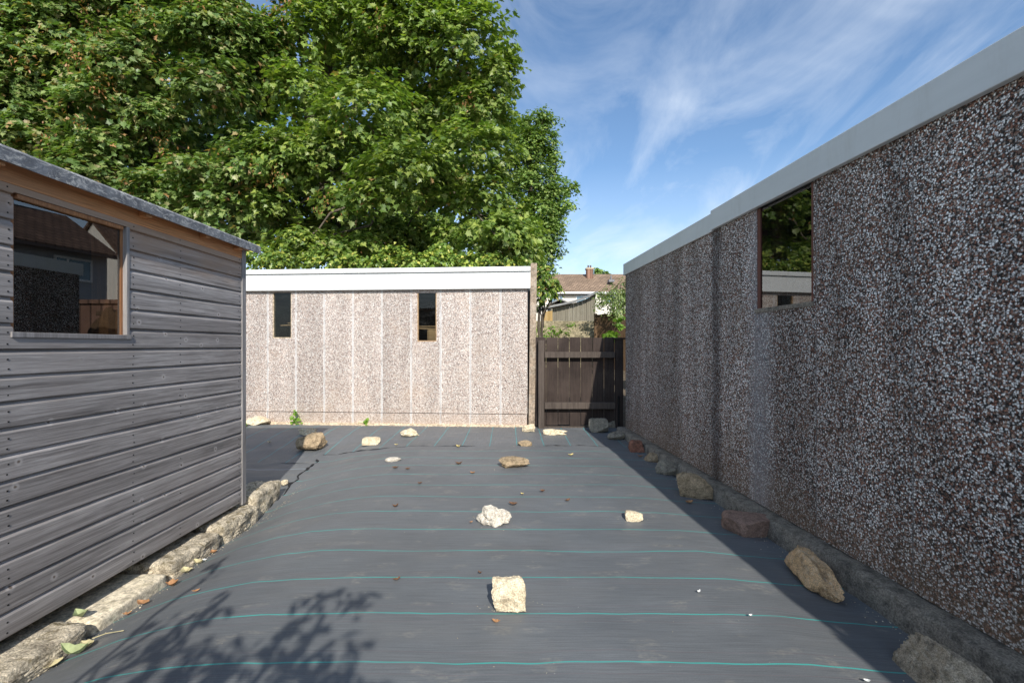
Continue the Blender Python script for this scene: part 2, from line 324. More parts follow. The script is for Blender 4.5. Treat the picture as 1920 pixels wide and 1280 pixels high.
M['render'] = plain('cream_render', (.75,.70,.62), .9, .06, 3); M['render_grey'] = plain('grey_render', (.38,.39,.42), .9, .08, 3)
M['pvc'] = plain('white_plastic', (.8,.8,.8), .4, .04, 5); M['pot'] = plain('chimney_pot', (.13,.10,.09), .8)
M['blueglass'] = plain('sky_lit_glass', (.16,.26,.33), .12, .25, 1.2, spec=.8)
M['sheet_metal'] = plain('corrugated_sheet', (.20,.20,.20), .6, .4, 3)
M['lead'] = plain('lead', (.2,.2,.21), .6)

def mk_leaf(name, stops, trans=.28, rough=.42, hue_scale=.6):
    m = Mat(name, rough, .4); N, L = m.N, m.L
    g = N.new('ShaderNodeNewGeometry'); col = m.ramp(g.outputs['Random Per Island'], stops)
    n = m.rng(m.noise(m.co(), hue_scale, 3), .35, .65, .8, 1.25); col = m.mix(1, col, m.mix(0, n, n), 'MULTIPLY')
    m.col(col)
    tr = N.new('ShaderNodeBsdfTranslucent'); tcol = m.mix(1, col, (1.5, 1.75, .55), 'MULTIPLY'); L.new(tcol, tr.inputs[0])
    mx = N.new('ShaderNodeMixShader'); mx.inputs[0].default_value = trans; L.new(m.b.outputs[0], mx.inputs[1]); L.new(tr.outputs[0], mx.inputs[2])
    L.new(mx.outputs[0], m.out.inputs[0]); return m.m
M['leaf_syc'] = mk_leaf('sycamore_leaves', [(0, (0.096,0.163,0.034)), (.35, (0.166,0.240,0.054)), (.65, (0.224,0.295,0.065)), (.85, (0.310,0.364,0.078)), (.985, (0.252,0.295,0.124)), (1, (0.426,0.232,0.093))])
M['leaf_syc2'] = mk_leaf('older_sycamore_leaves', [(0, (0.090,0.156,0.044)), (.35, (0.147,0.226,0.062)), (.65, (0.207,0.281,0.086)), (.85, (0.294,0.343,0.117)), (.95, (0.346,0.312,0.156)), (1, (0.450,0.234,0.110))])
M['leaf_small'] = mk_leaf('small_dark_leaves', [(0, (0.109,0.193,0.046)), (.5, (0.198,0.311,0.075)), (1, (0.361,0.445,0.119))], .22)
M['leaf_ivy'] = mk_leaf('ivy_leaves', [(0, (0.083,0.151,0.031)), (.5, (0.167,0.257,0.045)), (.85, (0.333,0.393,0.076)), (1, (0.567,0.514,0.121))], .2, .4)
M['leaf_bay'] = mk_leaf('evergreen_leaves', [(0, (0.056,0.112,0.021)), (.5, (0.126,0.210,0.035)), (.9, (0.280,0.336,0.063)), (1, (0.504,0.308,0.098))], .2, .4)
M['leaf_bright'] = mk_leaf('bright_weed', [(0, (.12,.24,.03)), (1, (.26,.40,.06))], .35)
M['leaf_bush'] = mk_leaf('bush_leaves', [(0, (0.091,0.156,0.039)), (.6, (0.182,0.247,0.072)), (1, (0.364,0.416,0.182))], .25)
M['seed'] = mk_leaf('dry_seed_keys', [(0, (.30,.13,.05)), (.6, (.42,.22,.09)), (1, (.5,.34,.16))], .3)
M['bark'] = plain('bark', (.13,.105,.08), .95, .4, 5, .03)
M['bark_dark'] = plain('bark_dark', (.05,.04,.03), .95, .4, 5, .03)

# ------------------------------------------------------------------ ground shape
def sstep(a, b, x):
    t = max(0, min(1, (x-a)/(b-a))); return t*t*(3-2*t)
def lerp_pts(pts, x):
    if x <= pts[0][0]: return pts[0][1]
    for (a, p), (b, q) in zip(pts, pts[1:]):
        if x <= b: return p + (q-p)*(x-a)/(b-a)
    return pts[-1][1]
def gz(x, y):
    l = lerp_pts([(-2.3,-.25), (-1.9,-.225), (-1.82,-.192), (-1.61,-.11), (-1.4,-.055), (-1.2,-.018), (-1.0,-.002), (-.8,0)], x)
    l *= 1 - .45*sstep(3.3, 4.4, y) - .55*sstep(4.4, 6.1, y)
    r = lerp_pts([(0,0), (.45,-.006), (.75,-.032), (1.0,-.05)], x - (wallx(y) - 1.1)) if y < 6 else 0
    r *= 1 - .5*sstep(3, 5.5, y)
    return l + r + .006*(noise.noise(Vector((x*1.3, y*1.3, 3.1)))) 
def at(px, py, zoff=0):
    d = 3.
    for _ in range(30):
        x = (px-CX)*d/F; d = d*.5 + .5*F*(H-(gz(x, d)+zoff))/(py-HY)
    x = (px-CX)*d/F; return Vector((x, d, gz(x, d)))
def pt(px, py, d): return Vector(((px-CX)*d/F, d, H + (HY-py)*d/F))

def terrain_z(x, y):
    if y < 6.6: return gz(x, y) - .02 if abs(x) < 6 and y > -3 else -.02
    return -.02 + .55*sstep(7, 11.5, y) + 2.4*sstep(11, 45, y)
xs = sorted(set([-400,-150,-80,-40,-20,-12,-8,-5,-4,-3,-2.5] + [round(-2.2+.1*i,2) for i in range(40)] + [2.2,3,4,6,9,14,20,30,50,90,200,400]))
ys = sorted(set([-60,-30,-15,-8,-5,-3] + [round(-2+.25*i,2) for i in range(35)] + [7,7.5,8,9,10,11,12,13,15,18,22,26,30,35,45,60,90,150,300,900]))
g = MB(); n = len(xs)
g.add([(x, y, terrain_z(x, y)) for y in ys for x in xs], [(j*n+i, j*n+i+1, (j+1)*n+i+1, (j+1)*n+i) for j in range(len(ys)-1) for i in range(n-1)])
tag(g.build('ground', M['earth'], smooth=True), kind='structure')

def sheet(name, x0f, x1f, y0f, y1f, nx, ny, lift, mat, label, wr=.006, cat='ground sheet'):
    b = MB(); vs = []
    for j in range(ny+1):
        for i in range(nx+1):
            u = i/nx; t = j/ny
            y = y0f(0)*(1-t) + y1f(0)*t; x = x0f(y)*(1-u) + x1f(y)*u
            y = y0f(x)*(1-t) + y1f(x)*t; x = x0f(y)*(1-u) + x1f(y)*u
            z = gz(x, y) + lift + wr*noise.noise(Vector((x*2.2, y*5, lift*900))) + wr*.5*noise.noise(Vector((x*7, y*9, 5)))
            vs.append((x, y, z))
    k = nx+1
    b.add(vs, [(j*k+i, j*k+i+1, (j+1)*k+i+1, (j+1)*k+i) for j in range(ny) for i in range(nx)])
    o = b.build(name, mat, smooth=True); return tag(o, label, cat)
def leftedge(y): return lerp_pts([(-1, -1.95), (3.5, -1.95), (3.75, -1.93), (4.3, -2.0), (5.0, -2.08)], y) + .012*math.sin(y*23)*(y > 3.6)
sheet('ground_sheet', leftedge, lambda y: wallx(y) - .085, lambda x: -1.2, lambda x: 4.93 + .02*noise.noise(Vector((x*3, 0, 0))), 110, 180, .014, M['fab1'],
      'large dark weed fabric over the middle of the yard, teal lines running across it')
sheet('ground_sheet', lambda y: -3.95, lambda y: wallx(min(y, 5.7)) - .085 + .1*sstep(5.5, 5.8, y), lambda x: 4.72, lambda x: 6.14 - .0545*(x+.0), 130, 40, .006, M['fab2'],
      'narrow strip of dark weed fabric along the foot of the pale garage wall')
sheet('ground_sheet', lambda y: -3.9, lambda y: leftedge(y)+.05, lambda x: 3.1, lambda x: 4.85, 60, 50, .003, M['fab3'],
      'small piece of dark weed fabric with pale lines behind the shed corner, half in shadow', .012)
# crumpled hems where the sheets meet
def hem(pts, rad, label):
    b = MB(); P = []
    for i in range(len(pts)-1):
        for t in range(14):
            f = t/14; x = pts[i][0]*(1-f)+pts[i+1][0]*f; y = pts[i][1]*(1-f)+pts[i+1][1]*f
            x += .05*noise.noise(Vector((x*9, y*9, 1))); y += .05*noise.noise(Vector((x*9, y*9, 7)))
            P.append((x, y, gz(x, y)+.012+rad*.2*math.sin(t*2.7)))
    b.tube(P, [rad*(.2+2.2*abs(noise.noise(Vector((i*.7, 2, rad*100))))) for i in range(len(P))], 6)
    return tag(b.build('fabric_hem', M['fold'], smooth=True), label, 'fabric edge')
hem([(-1.93, 3.75), (-2.0, 4.3), (-2.06, 4.85)], .012, 'crumpled black fabric edge from the end of the edging to the large brown stone')
hem([(-2.06, 4.93), (-1.3, 4.94), (-.3, 4.93)], .006, 'thin folded fabric edge between the big brown stone and the middle of the yard')
hem([(.35, 4.95), (.9, 4.94), (1.4, 4.95)], .004, 'thin dark fabric edge crossing in front of the wooden gate')

# ------------------------------------------------------------------ walls with openings (local x along, y depth, z up)
def holed(mb, x0, x1, z0, z1, th, holes, mi=0):
    X = sorted({x0, x1, *[h[0] for h in holes], *[h[1] for h in holes]}); Z = sorted({z0, z1, *[h[2] for h in holes], *[h[3] for h in holes]})
    X = [v for v in X if x0 <= v <= x1]; Z = [v for v in Z if z0 <= v <= z1]
    def solid(i, j):
        if i < 0 or j < 0 or i >= len(X)-1 or j >= len(Z)-1: return False
        cx, cz = (X[i]+X[i+1])/2, (Z[j]+Z[j+1])/2
        return not any(h[0] < cx < h[1] and h[2] < cz < h[3] for h in holes)
    for i in range(len(X)-1):
        for j in range(len(Z)-1):
            if not solid(i, j): continue
            a, b, c, d = X[i], X[i+1], Z[j], Z[j+1]
            mb.add([(a,0,c),(b,0,c),(b,0,d),(a,0,d)], [(0,1,2,3)], mi); mb.add([(a,th,c),(b,th,c),(b,th,d),(a,th,d)], [(3,2,1,0)], mi)
            if not solid(i-1, j): mb.add([(a,0,c),(a,th,c),(a,th,d),(a,0,d)], [(3,2,1,0)], mi)
            if not solid(i+1, j): mb.add([(b,0,c),(b,th,c),(b,th,d),(b,0,d)], [(0,1,2,3)], mi)
            if not solid(i, j-1): mb.add([(a,0,c),(b,0,c),(b,th,c),(a,th,c)], [(3,2,1,0)], mi)
            if not solid(i, j+1): mb.add([(a,0,d),(b,0,d),(b,th,d),(a,th,d)], [(0,1,2,3)], mi)

# ------------------------------------------------------------------ right garage: local x runs from the far end towards the camera
GL = 6.72
w0, w1 = s_of(1419), s_of(1525); wz0, wz1 = 1.1+(648-583)*0+.0, 1.975
yy = 5.72-w0; 
dwin = (5.72 + dirv.y*w1); wz0 = H + (648-566)*dwin/F
mr = M['agg_dark']
rg = empty('garage', far, 'long dark red and white pebble concrete garage along the right with one window', 'garage', rz=math.atan2(dirv.y, dirv.x))
# with local x towards the camera, local +y points to world +x side
_x = mr.sep(mr.co())[0]; _xn = mr.math('ADD', _x, mr.math('MULTIPLY', mr.math('SUBTRACT', mr.noise(mr.co((1,1,.7)), 3, 5, .7), .5), .10))
_dk = mr.math('MULTIPLY', mr.rng(mr.math('ABSOLUTE', mr.math('SUBTRACT', _xn, s_of(1343))), .01, .12, 1, 0, True), .8)
_c = mr.b.inputs['Base Color'].links[0].from_socket
_c = mr.mix(_dk, _c, mr.mix(1, _c, (.2,.2,.22), 'MULTIPLY'))
_wh = mr.math('MULTIPLY', mr.rng(mr.math('ABSOLUTE', mr.math('SUBTRACT', _xn, s_of(1425))), .02, .2, 1, 0, True), .20); _c = mr.mix(_wh, _c, (.62,.62,.66)); mr.col(_c)
b = MB(); holed(b, 0, GL, .075, 2.0, .06, [(w0, w1, wz0, wz1+.1)]); b.build('side_wall', mr.m, rg)
b = MB(); b.box(.0, .06, .075, .06, 3.0, 2.0); b.build('end_wall', mr.m, rg)
b = MB(); b.box(.06, 2.94, .075, GL, 3.0, 2.0); b.box(GL-.06, .06, .075, GL, 2.94, 2.0); b.build('dark_inner_wall', M['dark'], rg)
b = MB(); b.box(-.03, .0, 2.005, GL+.03, 3.03, 2.09); b.build('roof', M['sheet_metal'], rg)
sj = s_of(1340)
b = MB(); b.box(sj, -.035, 1.992, GL+.06, -.002, 2.142); b.build('fascia', M['fascia2'], rg, bevel=.004)
b = MB(); b.box(-.035, -.020, 1.985, sj-.004, -.002, 2.129); b.box(-.035, .0, 1.985, -.008, 3.04, 2.129); b.build('fascia', M['fascia2'], rg, bevel=.004)
def kerb(b, x0, x1, nseg, y0, y1, z0, z1, seed, amp=.008):
    prof = [(y1, z0), (y0, z0), (y0-.004, (z0+z1)/2), (y0+.003, z1-.012), (y0+.016, z1), ((y0+y1)/2+.01, z1+.002), (y1, z1-.004)]
    vs = []; k = len(prof)
    for i in range(nseg+1):
        x = x0+(x1-x0)*i/nseg
        for j, (yy_, zz_) in enumerate(prof):
            q = Vector((x*7+seed, yy_*20, zz_*20)); a = amp*(0 if j in (0,) else 1)
            vs.append((x, yy_+a*noise.noise(q)+a*.7*noise.noise(q*3), zz_+(a*noise.noise(q+Vector((9,9,9)))+a*.6*noise.noise(q*3.3) if j > 1 else 0)))
    b.add(vs, [(i*k+j, i*k+j+1, (i+1)*k+j+1, (i+1)*k+j) for i in range(nseg) for j in range(k-1)] + [tuple(range(k)), tuple(nseg*k+j for j in range(k))[::-1]])
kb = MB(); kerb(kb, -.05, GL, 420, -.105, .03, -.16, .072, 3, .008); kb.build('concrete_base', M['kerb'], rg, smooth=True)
wf = MB()
wf.box(w0-.0, .004, wz0, w0+.028, .05, wz1+.015); wf.box(w0+.028, .005, wz0, w1-.02, .049, wz0+.002); wf.box(w1-.02, .004, wz0, w1, .05, wz1+.015); fo = wf.build('window', M['redwood'], rg)
b = MB(); b.box(w0-.012, -.010, wz0-.022, w1+.005, .056, wz0+.003); b.build('sill', M['kerb'], fo)
b = MB(); b.box(w0+.028, .012, wz0+.004, w1-.02, .016, wz1+.015); b.build('pane', M['glass2'], fo)
b = MB(); b.box(w0+.03, .075, wz0-.1, w0+.14, .11, 2.0); b.build('jamb', M['redwood'], fo)

# next garage along the row behind the camera, with an unseen fence added to block light between them
ng = empty('garage', far+dirv*(GL+.28), 'second garage continuing the row behind the viewer', 'garage', rz=math.atan2(dirv.y, dirv.x))
b = MB(); b.box(0, 0, 0, 4.5, 3.0, 2.0); b.build('wall', mr.m, ng)
b = MB(); b.box(-.02, -.03, 2.002, 4.55, 3.03, 2.14); b.build('roof', M['fascia2'], ng)
b = MB(); [b.box(GL+.09+.06*i, .1, 0, GL+.09+.06*i+.056, .12, 1.5) for i in range(3)]
gf = b.build('light_block_boards', M['gate'], None, far, math.atan2(dirv.y, dirv.x)); tag(gf, 'unseen dark boards added to block light between the two right hand garages', 'fence')

# ------------------------------------------------------------------ back garage: local x runs left to right
bg_ = empty('garage', bl, 'pale pebble concrete garage across the back with a white fascia and two narrow windows', 'garage', rz=math.atan2(bdir.y, bdir.x))
pl = M['agg_light']; 
wins = [(t_of(511), t_of(546.5), zof(528, 634), 1.85), (t_of(782.5), t_of(818.5), zof(800, 640), zof(800, 549))]
LX = -3.2
b = MB(); holed(b, LX, BL-.03, .175, 1.90, .05, [w_ for w_ in wins]); b.build('front_wall', pl, bg_)
b = MB()
pj = [LX, -1.0, t_of(502)-.0] + [t_of(q) for q in (608, 664, 828, 991)]
for i in range(len(pj)-1): b.box(pj[i]+.0015, -.006-.003*(i % 2), .02, min(pj[i+1], BL-.034)-.0015, .05, .166)
b.build('plinth', pl, bg_, bevel=.003)
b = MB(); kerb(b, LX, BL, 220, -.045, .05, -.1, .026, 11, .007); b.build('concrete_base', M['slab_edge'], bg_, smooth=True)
b = MB(); b.box(BL-.09, .05, .0, BL-.03, 4.0, 2.1); b.box(LX, .05, 0, LX+.06, 4.0, 2.1); b.box(LX+.06, 3.94, 0, BL-.09, 4.0, 2.1); b.build('dark_inner_wall', M['dark'], bg_)
b = MB(); b.box(LX, .0, 1.905, BL-.03, 4.05, 2.06); b.build('roof', M['sheet_metal'], bg_)
b = MB(); b.box(LX, -.06, 1.870, t_of(995), -.004, 2.094); b.build('fascia', M['fascia'], bg_, bevel=.004)
b = MB(); b.box(LX, -.085, 2.098, t_of(648)-.001, .12, 2.162); b.box(t_of(648)+.001, -.087, 2.099, t_of(757)-.001, .12, 2.163); b.box(t_of(757)+.001, -.085, 2.098, t_of(995), .12, 2.162); b.build('roof_trim', M['fascia'], bg_, bevel=.006)
def garage_window(w, frame):
    a, c, d, e = w; f = MB()
    f.box(a, .006, d, a+.012, .045, e); f.box(c-.012, .006, d, c, .045, e); f.box(a+.012, .006, d, c-.012, .045, d+.014)
    fo = f.build('window', frame, bg_); p = MB(); p.box(a+.012, .022, d+.014, c-.012, .026, e); p.build('pane', M['glass3'], fo)
garage_window(wins[0], M['slab_edge']); garage_window(wins[1], M['ply'])
def stored(px, py, wpx, hpx, tilt, name, mat, label, cat, depth=.12, th=.3):
    t = t_of(px); o = MB(); dd = bl.y+bdir.y*t; ww = wpx*dd/F/2; hh = hpx*dd/F/2
    o.box(-ww, 0, -hh, ww, th, hh); q = o.build(name, mat, bevel=.002)
    q.location = bl + bdir*t + Vector((0, depth, zof(px, py))); q.rotation_euler = (0, R(tilt), math.atan2(bdir.y, bdir.x)); return tag(q, label, cat)
stored(533, 608.5, 32, 2, -3, 'timber_board', M['ply'], 'tan board lying inside the left garage window', 'board')
stored(540, 604.5, 18, 1.6, -1, 'timber_board', M['ply'], 'short tan board above the longer one inside the left garage window', 'board')
stored(798, 611, 44, 1.8, 0, 'timber_board', M['ply'], 'topmost thin board behind the right garage window', 'board')
stored(800, 615.5, 44, 2.6, 2, 'timber_board', M['ply'], 'thick tan board below the thin one behind the right garage window', 'board')
b = MB(); b.quadprism([(-.065,0),(-.03,-.02),(.05,-.015),(.075,0),(.07,.15),(-.06,.15)], -.3, [.10,.12,.115,.08,.09,.1])
tt = t_of(806); lg = b.build('log', M['ply'], loc=bl+bdir*tt+Vector((0,.14,zof(806, 630))), bevel=.01); tag(lg, 'sawn orange timber end standing in the corner of the right garage window', 'timber')

# leaning concrete post dark strip painted as the gap's shade, and timber offcut
b = MB()
def slant(b, pxa, pxb, pya, pxc, pxd, pyc, d, th, mi=0):      # quad from bottom (pxa..pxb at pya) to top (pxc..pxd at pyc)
    A, B, Cc, D = pt(pxa, pya, d), pt(pxb, pya, d), pt(pxd, pyc, d), pt(pxc, pyc, d); o = Vector((0, th, 0))
    b.add([A, B, Cc, D, A+o, B+o, Cc+o, D+o], [(0,1,2,3),(7,6,5,4),(0,4,5,1),(1,5,6,2),(2,6,7,3),(3,7,4,0)], mi)
slant(b, 991, 1002.5, 802, 995, 1007, 493, 6.1, .1); o = b.build('concrete_post', M['post_conc'], bevel=.006); tag(o, 'tall slim weathered concrete post leaning against the end of the pale garage', 'post')
b = MB(); slant(b, 987.5, 991.5, 800, 992, 996, 545, 6.24, .06); o = b.build('gap_shade_strip', M['gate'], None); tag(o, 'dark narrow strip painted as shade in the gap between the pale garage and the concrete post', 'shade strip')  # no real part: a dark strip painted for the shade in this gap
b = MB(); slant(b, 1002.5, 1010, 790, 998, 1006, 650, 6.16, .03); o = b.build('timber_offcut', M['gate_post']); tag(o, 'dark upright timber offcut between the concrete post and the gate post', 'timber')

# ------------------------------------------------------------------ gate
gd = 6.05
gt = empty('gate', pt(1085, 804, gd), 'dark stained timber gate of upright boards with two rails', 'gate')
loc0 = Vector(gt.location)
def gbox(b, pxa, pya, pxb, pyb, y0, y1, d=gd):
    a = pt(pxa, pya, d)-loc0; c = pt(pxb, pyb, d)-loc0; b.box(a.x, y0, min(a.z, c.z), c.x, y1, max(a.z, c.z))
edges = [1004, 1024.5, 1047, 1068.5, 1090, 1112, 1134, 1154, 1169]
for i in range(len(edges)-1):
    b = MB(); gbox(b, edges[i]+.5, 799 - (i % 3), edges[i+1]-.5, 632+(i*7 % 3)*.5, .05, .068); b.build('board', M['gate'], gt, bevel=.002)
b = MB(); gbox(b, 1021, 670.5, 1153, 659.5, -.03, .048); b.build('rail', M['gate_post'], gt, bevel=.004)
b = MB(); gbox(b, 1021, 766, 1153, 754, -.03, .048); b.build('rail', M['gate_post'], gt, bevel=.004)
b = MB(); gbox(b, 1020, 809, 1104, 799.5, .02, .05); b.build('bottom_board', M['gate_post'], gt, bevel=.002)
b = MB(); gbox(b, 1009, 812, 1020, 638, -.05, .045); o = b.build('gate_post', M['gate_post'], None, loc0, bevel=.004); tag(o, 'square dark timber post at the left side of the gate', 'post')
b = MB(); gbox(b, 1154, 806, 1168, 636, -.02, .045); gbox(b, 1150, 636, 1172, 633, -.04, .05); o = b.build('gate_post', M['gate'], None, loc0, bevel=.003); tag(o, 'black shaded post with a cap at the right side of the gate', 'post')
b = MB(); b.tube([pt(1160, 742, 5.98), pt(1160.5, 806, 5.98)], .012, 8); o = b.build('drain_pipe', M['black']); tag(o, 'thin black pipe standing beside the right gate post', 'pipe')

# ------------------------------------------------------------------ shed on the left
SX = -2.0; y_far = 3.37; SB = -.046; EAVE = 1.815; y_near = -.15
sd = empty('shed', (SX, y_far, SB), 'weathered grey timber shed with horizontal cladding on the left', 'shed')
def sx(o): o.location = -Vector(sd.location)+Vector(o.location); return o
wy0, wy1, wzb, wzt = 2.0*F/943, 2.0*F/725, H+.045, 1.712
def clad(b, y0, y1, k, zb, zt):
    z0 = SB + k*.103; z1 = z0 + .103
    lo, hi = max(z0, zb), min(z1, zt)
    if hi-lo < .004: return
    P = [(0, 0), (.014, .0), (.017, .003), (.0165, .081), (.0125, .089), (.0065, .092), (.004, .103)]
    pr = [(SX - .0 + (o_), z0+zz) for o_, zz in P]
    pr = [(x, max(lo, min(hi, z))) for x, z in pr] + [(SX-.012, hi), (SX-.012, lo)]
    n = len(pr); segs = max(1, int((y1-y0)/.12)); vs = []
    for i in range(segs+1):
        y = y0+(y1-y0)*i/segs; wv = .0014*noise.noise(Vector((k*3.7, y*1.4, 0)))
        vs += [(x+wv, y, z+.0012*noise.noise(Vector((k*9.1, y*2, 4)))) for x, z in pr]
    b.add(vs, [(i*n+j, i*n+(j+1) % n, (i+1)*n+(j+1) % n, (i+1)*n+j) for i in range(segs) for j in range(n)] + [tuple(range(n)), tuple(segs*n+j for j in range(n))[::-1]])
b = MB(); rnd = random.Random(4)
cy1 = y_far-.035
for k in range(19):
    z0 = SB+k*.103
    if z0 >= EAVE: break
    if z0+.103 <= wzb or z0 >= wzt: clad(b, y_near, cy1, k, -9, EAVE)
    else:
        if z0 < wzb: clad(b, y_near, cy1, k, -9, wzb); zb_ = wzb
        else: zb_ = -9
        if z0+.103 > wzt: clad(b, y_near, cy1, k, wzt, EAVE)
        clad(b, y_near, wy0, k, zb_, min(wzt, z0+.103)); clad(b, wy1, cy1, k, zb_, min(wzt, z0+.103))
    for ny in (1.74-.15 if False else wy0-.02, wy1+.03, 2.72, cy1-.03, .6):
        if abs(ny-2.72) < .01 and rnd.random() < .3: continue
        for dz in (.022, .062):
            yq = ny+rnd.uniform(-.004, .004); zq = z0+dz+rnd.uniform(-.004, .004)
            if zq > EAVE-.02: continue
            if wy0 < yq < wy1 and wzb < zq < wzt: continue
            b.box(SX+.012, yq-.0028, zq-.0028, SX+.0178, yq+.0028, zq+.0028, 1)
o = b.build('cladding', [M['shed'], M['black']], sd); sx(o)
b = MB(); b.box(SX-1.9, y_far-.04, SB, SX-.012, y_far-.0, EAVE+.004); b.box(SX-1.9, y_near, SB, SX-.012, y_near+.04, EAVE+.004); b.box(SX-1.94, y_near, SB, SX-1.9, y_far, EAVE+.02)
o = b.build('end_wall', M['shed_x'], sd); sx(o)
b = MB(); b.box(SX-1.89, y_far-.055, SB+.052, SX-.14, y_far-.042, EAVE); b.box(SX-1.89, y_near+.05, SB+.052, SX-1.88, y_far-.056, EAVE); b.box(SX-1.87, y_near+.06, EAVE-.02, SX-.14, y_far-.06, EAVE-.005); o = b.build('dark_inner_wall', M['black'], sd); sx(o)  # near-black panels added so the shed's interior looks unlit behind the glass
b = MB(); b.box(SX-1.9, y_near+.04, SB+.01, SX-.013, y_far-.04, SB+.05); o = b.build('floor', M['dark'], sd); sx(o)
b = MB(); b.box(SX-.012, y_far-.034, SB-.02, SX+.024, y_far+.012, EAVE-.004); o = b.build('corner_trim', M['trimw'], sd, bevel=.002); sx(o)
b = MB(); b.box(SX-.01, y_near, EAVE-.075, SX+.021, y_far-.036, EAVE+.01); o = b.build('eaves_board', M['warm'], sd, bevel=.002); sx(o)
RE = SX+.078   # roof edge
b = MB(); b.quadprism([(RE-.012, y_near-.08), (RE-.012, y_far+.085), (SX-2.05, y_far+.085), (SX-2.05, y_near-.08)], [EAVE+.004, EAVE+.004, EAVE+.03, EAVE+.03], [EAVE+.018, EAVE+.018, EAVE+.044, EAVE+.044]); o = b.build('roof_deck', M['warm'], sd); sx(o)
b = MB()
nn = 60; vs = []
for i in range(nn+1):
    y = y_near-.09+(y_far+.19-y_near)*i/nn; wv = .004*noise.noise(Vector((y*5, 1, 0)))
    vs += [(RE-.01, y, EAVE-.014), (RE+.004+wv, y, EAVE-.016+wv), (RE+.007+wv, y, EAVE+.034), (RE-.006, y, EAVE+.046+wv*.5), (SX-2.07, y, EAVE+.066), (SX-2.07, y, EAVE+.05), (RE-.011, y, EAVE+.0215)]
b.add(vs, [(i*7+j, i*7+(j+1) % 7, (i+1)*7+(j+1) % 7, (i+1)*7+j) for i in range(nn) for j in range(7)] + [tuple(range(7)), tuple(nn*7+j for j in range(7))[::-1]])
o = b.build('roof_felt', M['felt'], sd); sx(o)
for yq in (1.0, 1.72, 2.43, 2.9, 3.25):
    b = MB(); b.box(SX+.021, yq-.02, EAVE-.03, RE-.014, yq+.02, EAVE+.003); o = b.build('rafter_end', M['warm'], sd, bevel=.002); sx(o)
b = MB()
b.box(SX-.03, wy1-.025, wzb, SX-.004, wy1, wzt); b.box(SX-.03, wy0, wzb, SX-.004, wy0+.02, wzt); b.box(SX-.03, wy0+.02, wzt-.02, SX+.012, wy1-.025, wzt-.002)
wn = b.build('window', M['orange'], sd); sx(wn)
b = MB(); b.box(SX-.035, wy0-.01, wzb-.012, SX+.023, wy1+.015, wzb+.010); o = b.build('sill', M['trimw'], wn, bevel=.002)
b = MB(); b.box(SX-.004, wy1-.012, wzb+.01, SX+.019, wy1+.006, wzt); o = b.build('glazing_bead', M['trimw'], wn, bevel=.002)
b = MB(); b.box(SX-.010, wy0, wzb+.01, SX-.006, wy1-.012, wzt-.02); o = b.build('pane', M['glass'], wn)
b = MB(); b.box(SX-.12, wy1-.06, wzb-.1, SX-.035, wy1-.015, wzt); o = b.build('lining', M['orange'], wn)

# ------------------------------------------------------------------ rocks
def rock(name, loc, size, seed, mat, label, cat='stone', boxy=2.0, cuts=12, rough=.10, rz=0, tilt=(0, 0), fine=.05, sub=5, group=None, pts=None):
    rn = random.Random(seed); bm = bmesh.new(); bmesh.ops.create_icosphere(bm, subdivisions=sub, radius=1)
    planes = []
    for _ in range(cuts):
        v = Vector((rn.gauss(0,1), rn.gauss(0,1), rn.gauss(0,.8))).normalized(); planes.append((v, rn.uniform(.52, .82)))
    off = Vector((rn.uniform(0,50), rn.uniform(0,50), rn.uniform(0,50)))
    for vv in bm.verts:
        p = vv.co.copy()
        if boxy > 2: q = (abs(p.x)**boxy+abs(p.y)**boxy+abs(p.z)**boxy)**(1/boxy); p = p/q
        for nrm, d in planes:
            e = p.dot(nrm)-d
            if e > 0: p -= nrm*e*.97
        p.z = max(p.z, -.5)
        nz_ = noise.noise(p*1.6+off)*rough + noise.noise(p*4+off)*rough*.45 + (noise.noise(p*10+off) + .6*noise.noise(p*22+off))*fine
        p += vv.co.normalized()*nz_
        vv.co = Vector((p.x*size[0]/2, p.y*size[1]/2, p.z*size[2]/2))
    mn = Vector([min(v.co[i] for v in bm.verts) for i in range(3)]); mx = Vector([max(v.co[i] for v in bm.verts) for i in range(3)])
    for v in bm.verts:
        for i in range(3): v.co[i] = (v.co[i]-(mn[i]+mx[i])/2)*size[i]/(mx[i]-mn[i])
    rot = Matrix.Rotation(R(tilt[0]), 3, 'X') @ Matrix.Rotation(R(tilt[1]), 3, 'Y')
    for v in bm.verts: v.co = rot @ v.co
    zm_ = min(v.co.z for v in bm.verts)
    for v in bm.verts: v.co.z -= zm_
    me = bpy.data.meshes.new(name); bm.to_mesh(me); bm.free(); me.materials.append(mat)
    me.polygons.foreach_set('use_smooth', [True]*len(me.polygons))
    try: me.set_sharp_from_angle(angle=R(38))
    except Exception: pass
    o = bpy.data.objects.new(name, me); C.objects.link(o); o.location = loc; o.rotation_euler = (0, 0, R(rz)); return tag(o, label, cat, group)
GS = 'loose stones holding the fabric down'
def stone(px, by, wpx, hpx, dep, seed, mat, label, sink=.006, **k):
    p = at(px, by); sc = p.y/F; W = wpx*sc; D = dep*W
    ry = (by-HY)/F                                   # the picture height also shows the depth of the top
    Hh = max(.018, (hpx*sc - D*.42*ry))*1.08; 
    y = p.y + D*.42; x = p.x*y/p.y
    k.setdefault('group', GS)
    return rock('stone', (x, y, gz(x, y)+.012-sink), (W, D, Hh+sink), seed, M[mat], label, **k)
stone(954, 1158, 68, 66, .62, 12, 'rock_cream', 'pale cream wedge of stone nearest the viewer in the middle of the fabric', cuts=4, rough=.10, boxy=6, rz=6, tilt=(-14, 0), sub=5)
s2 = stone(926, 991, 68, 36, .6, 22, 'rock_white', 'whitish lumpy stone with a thin shard standing on it', rough=.32, cuts=4, fine=.05)
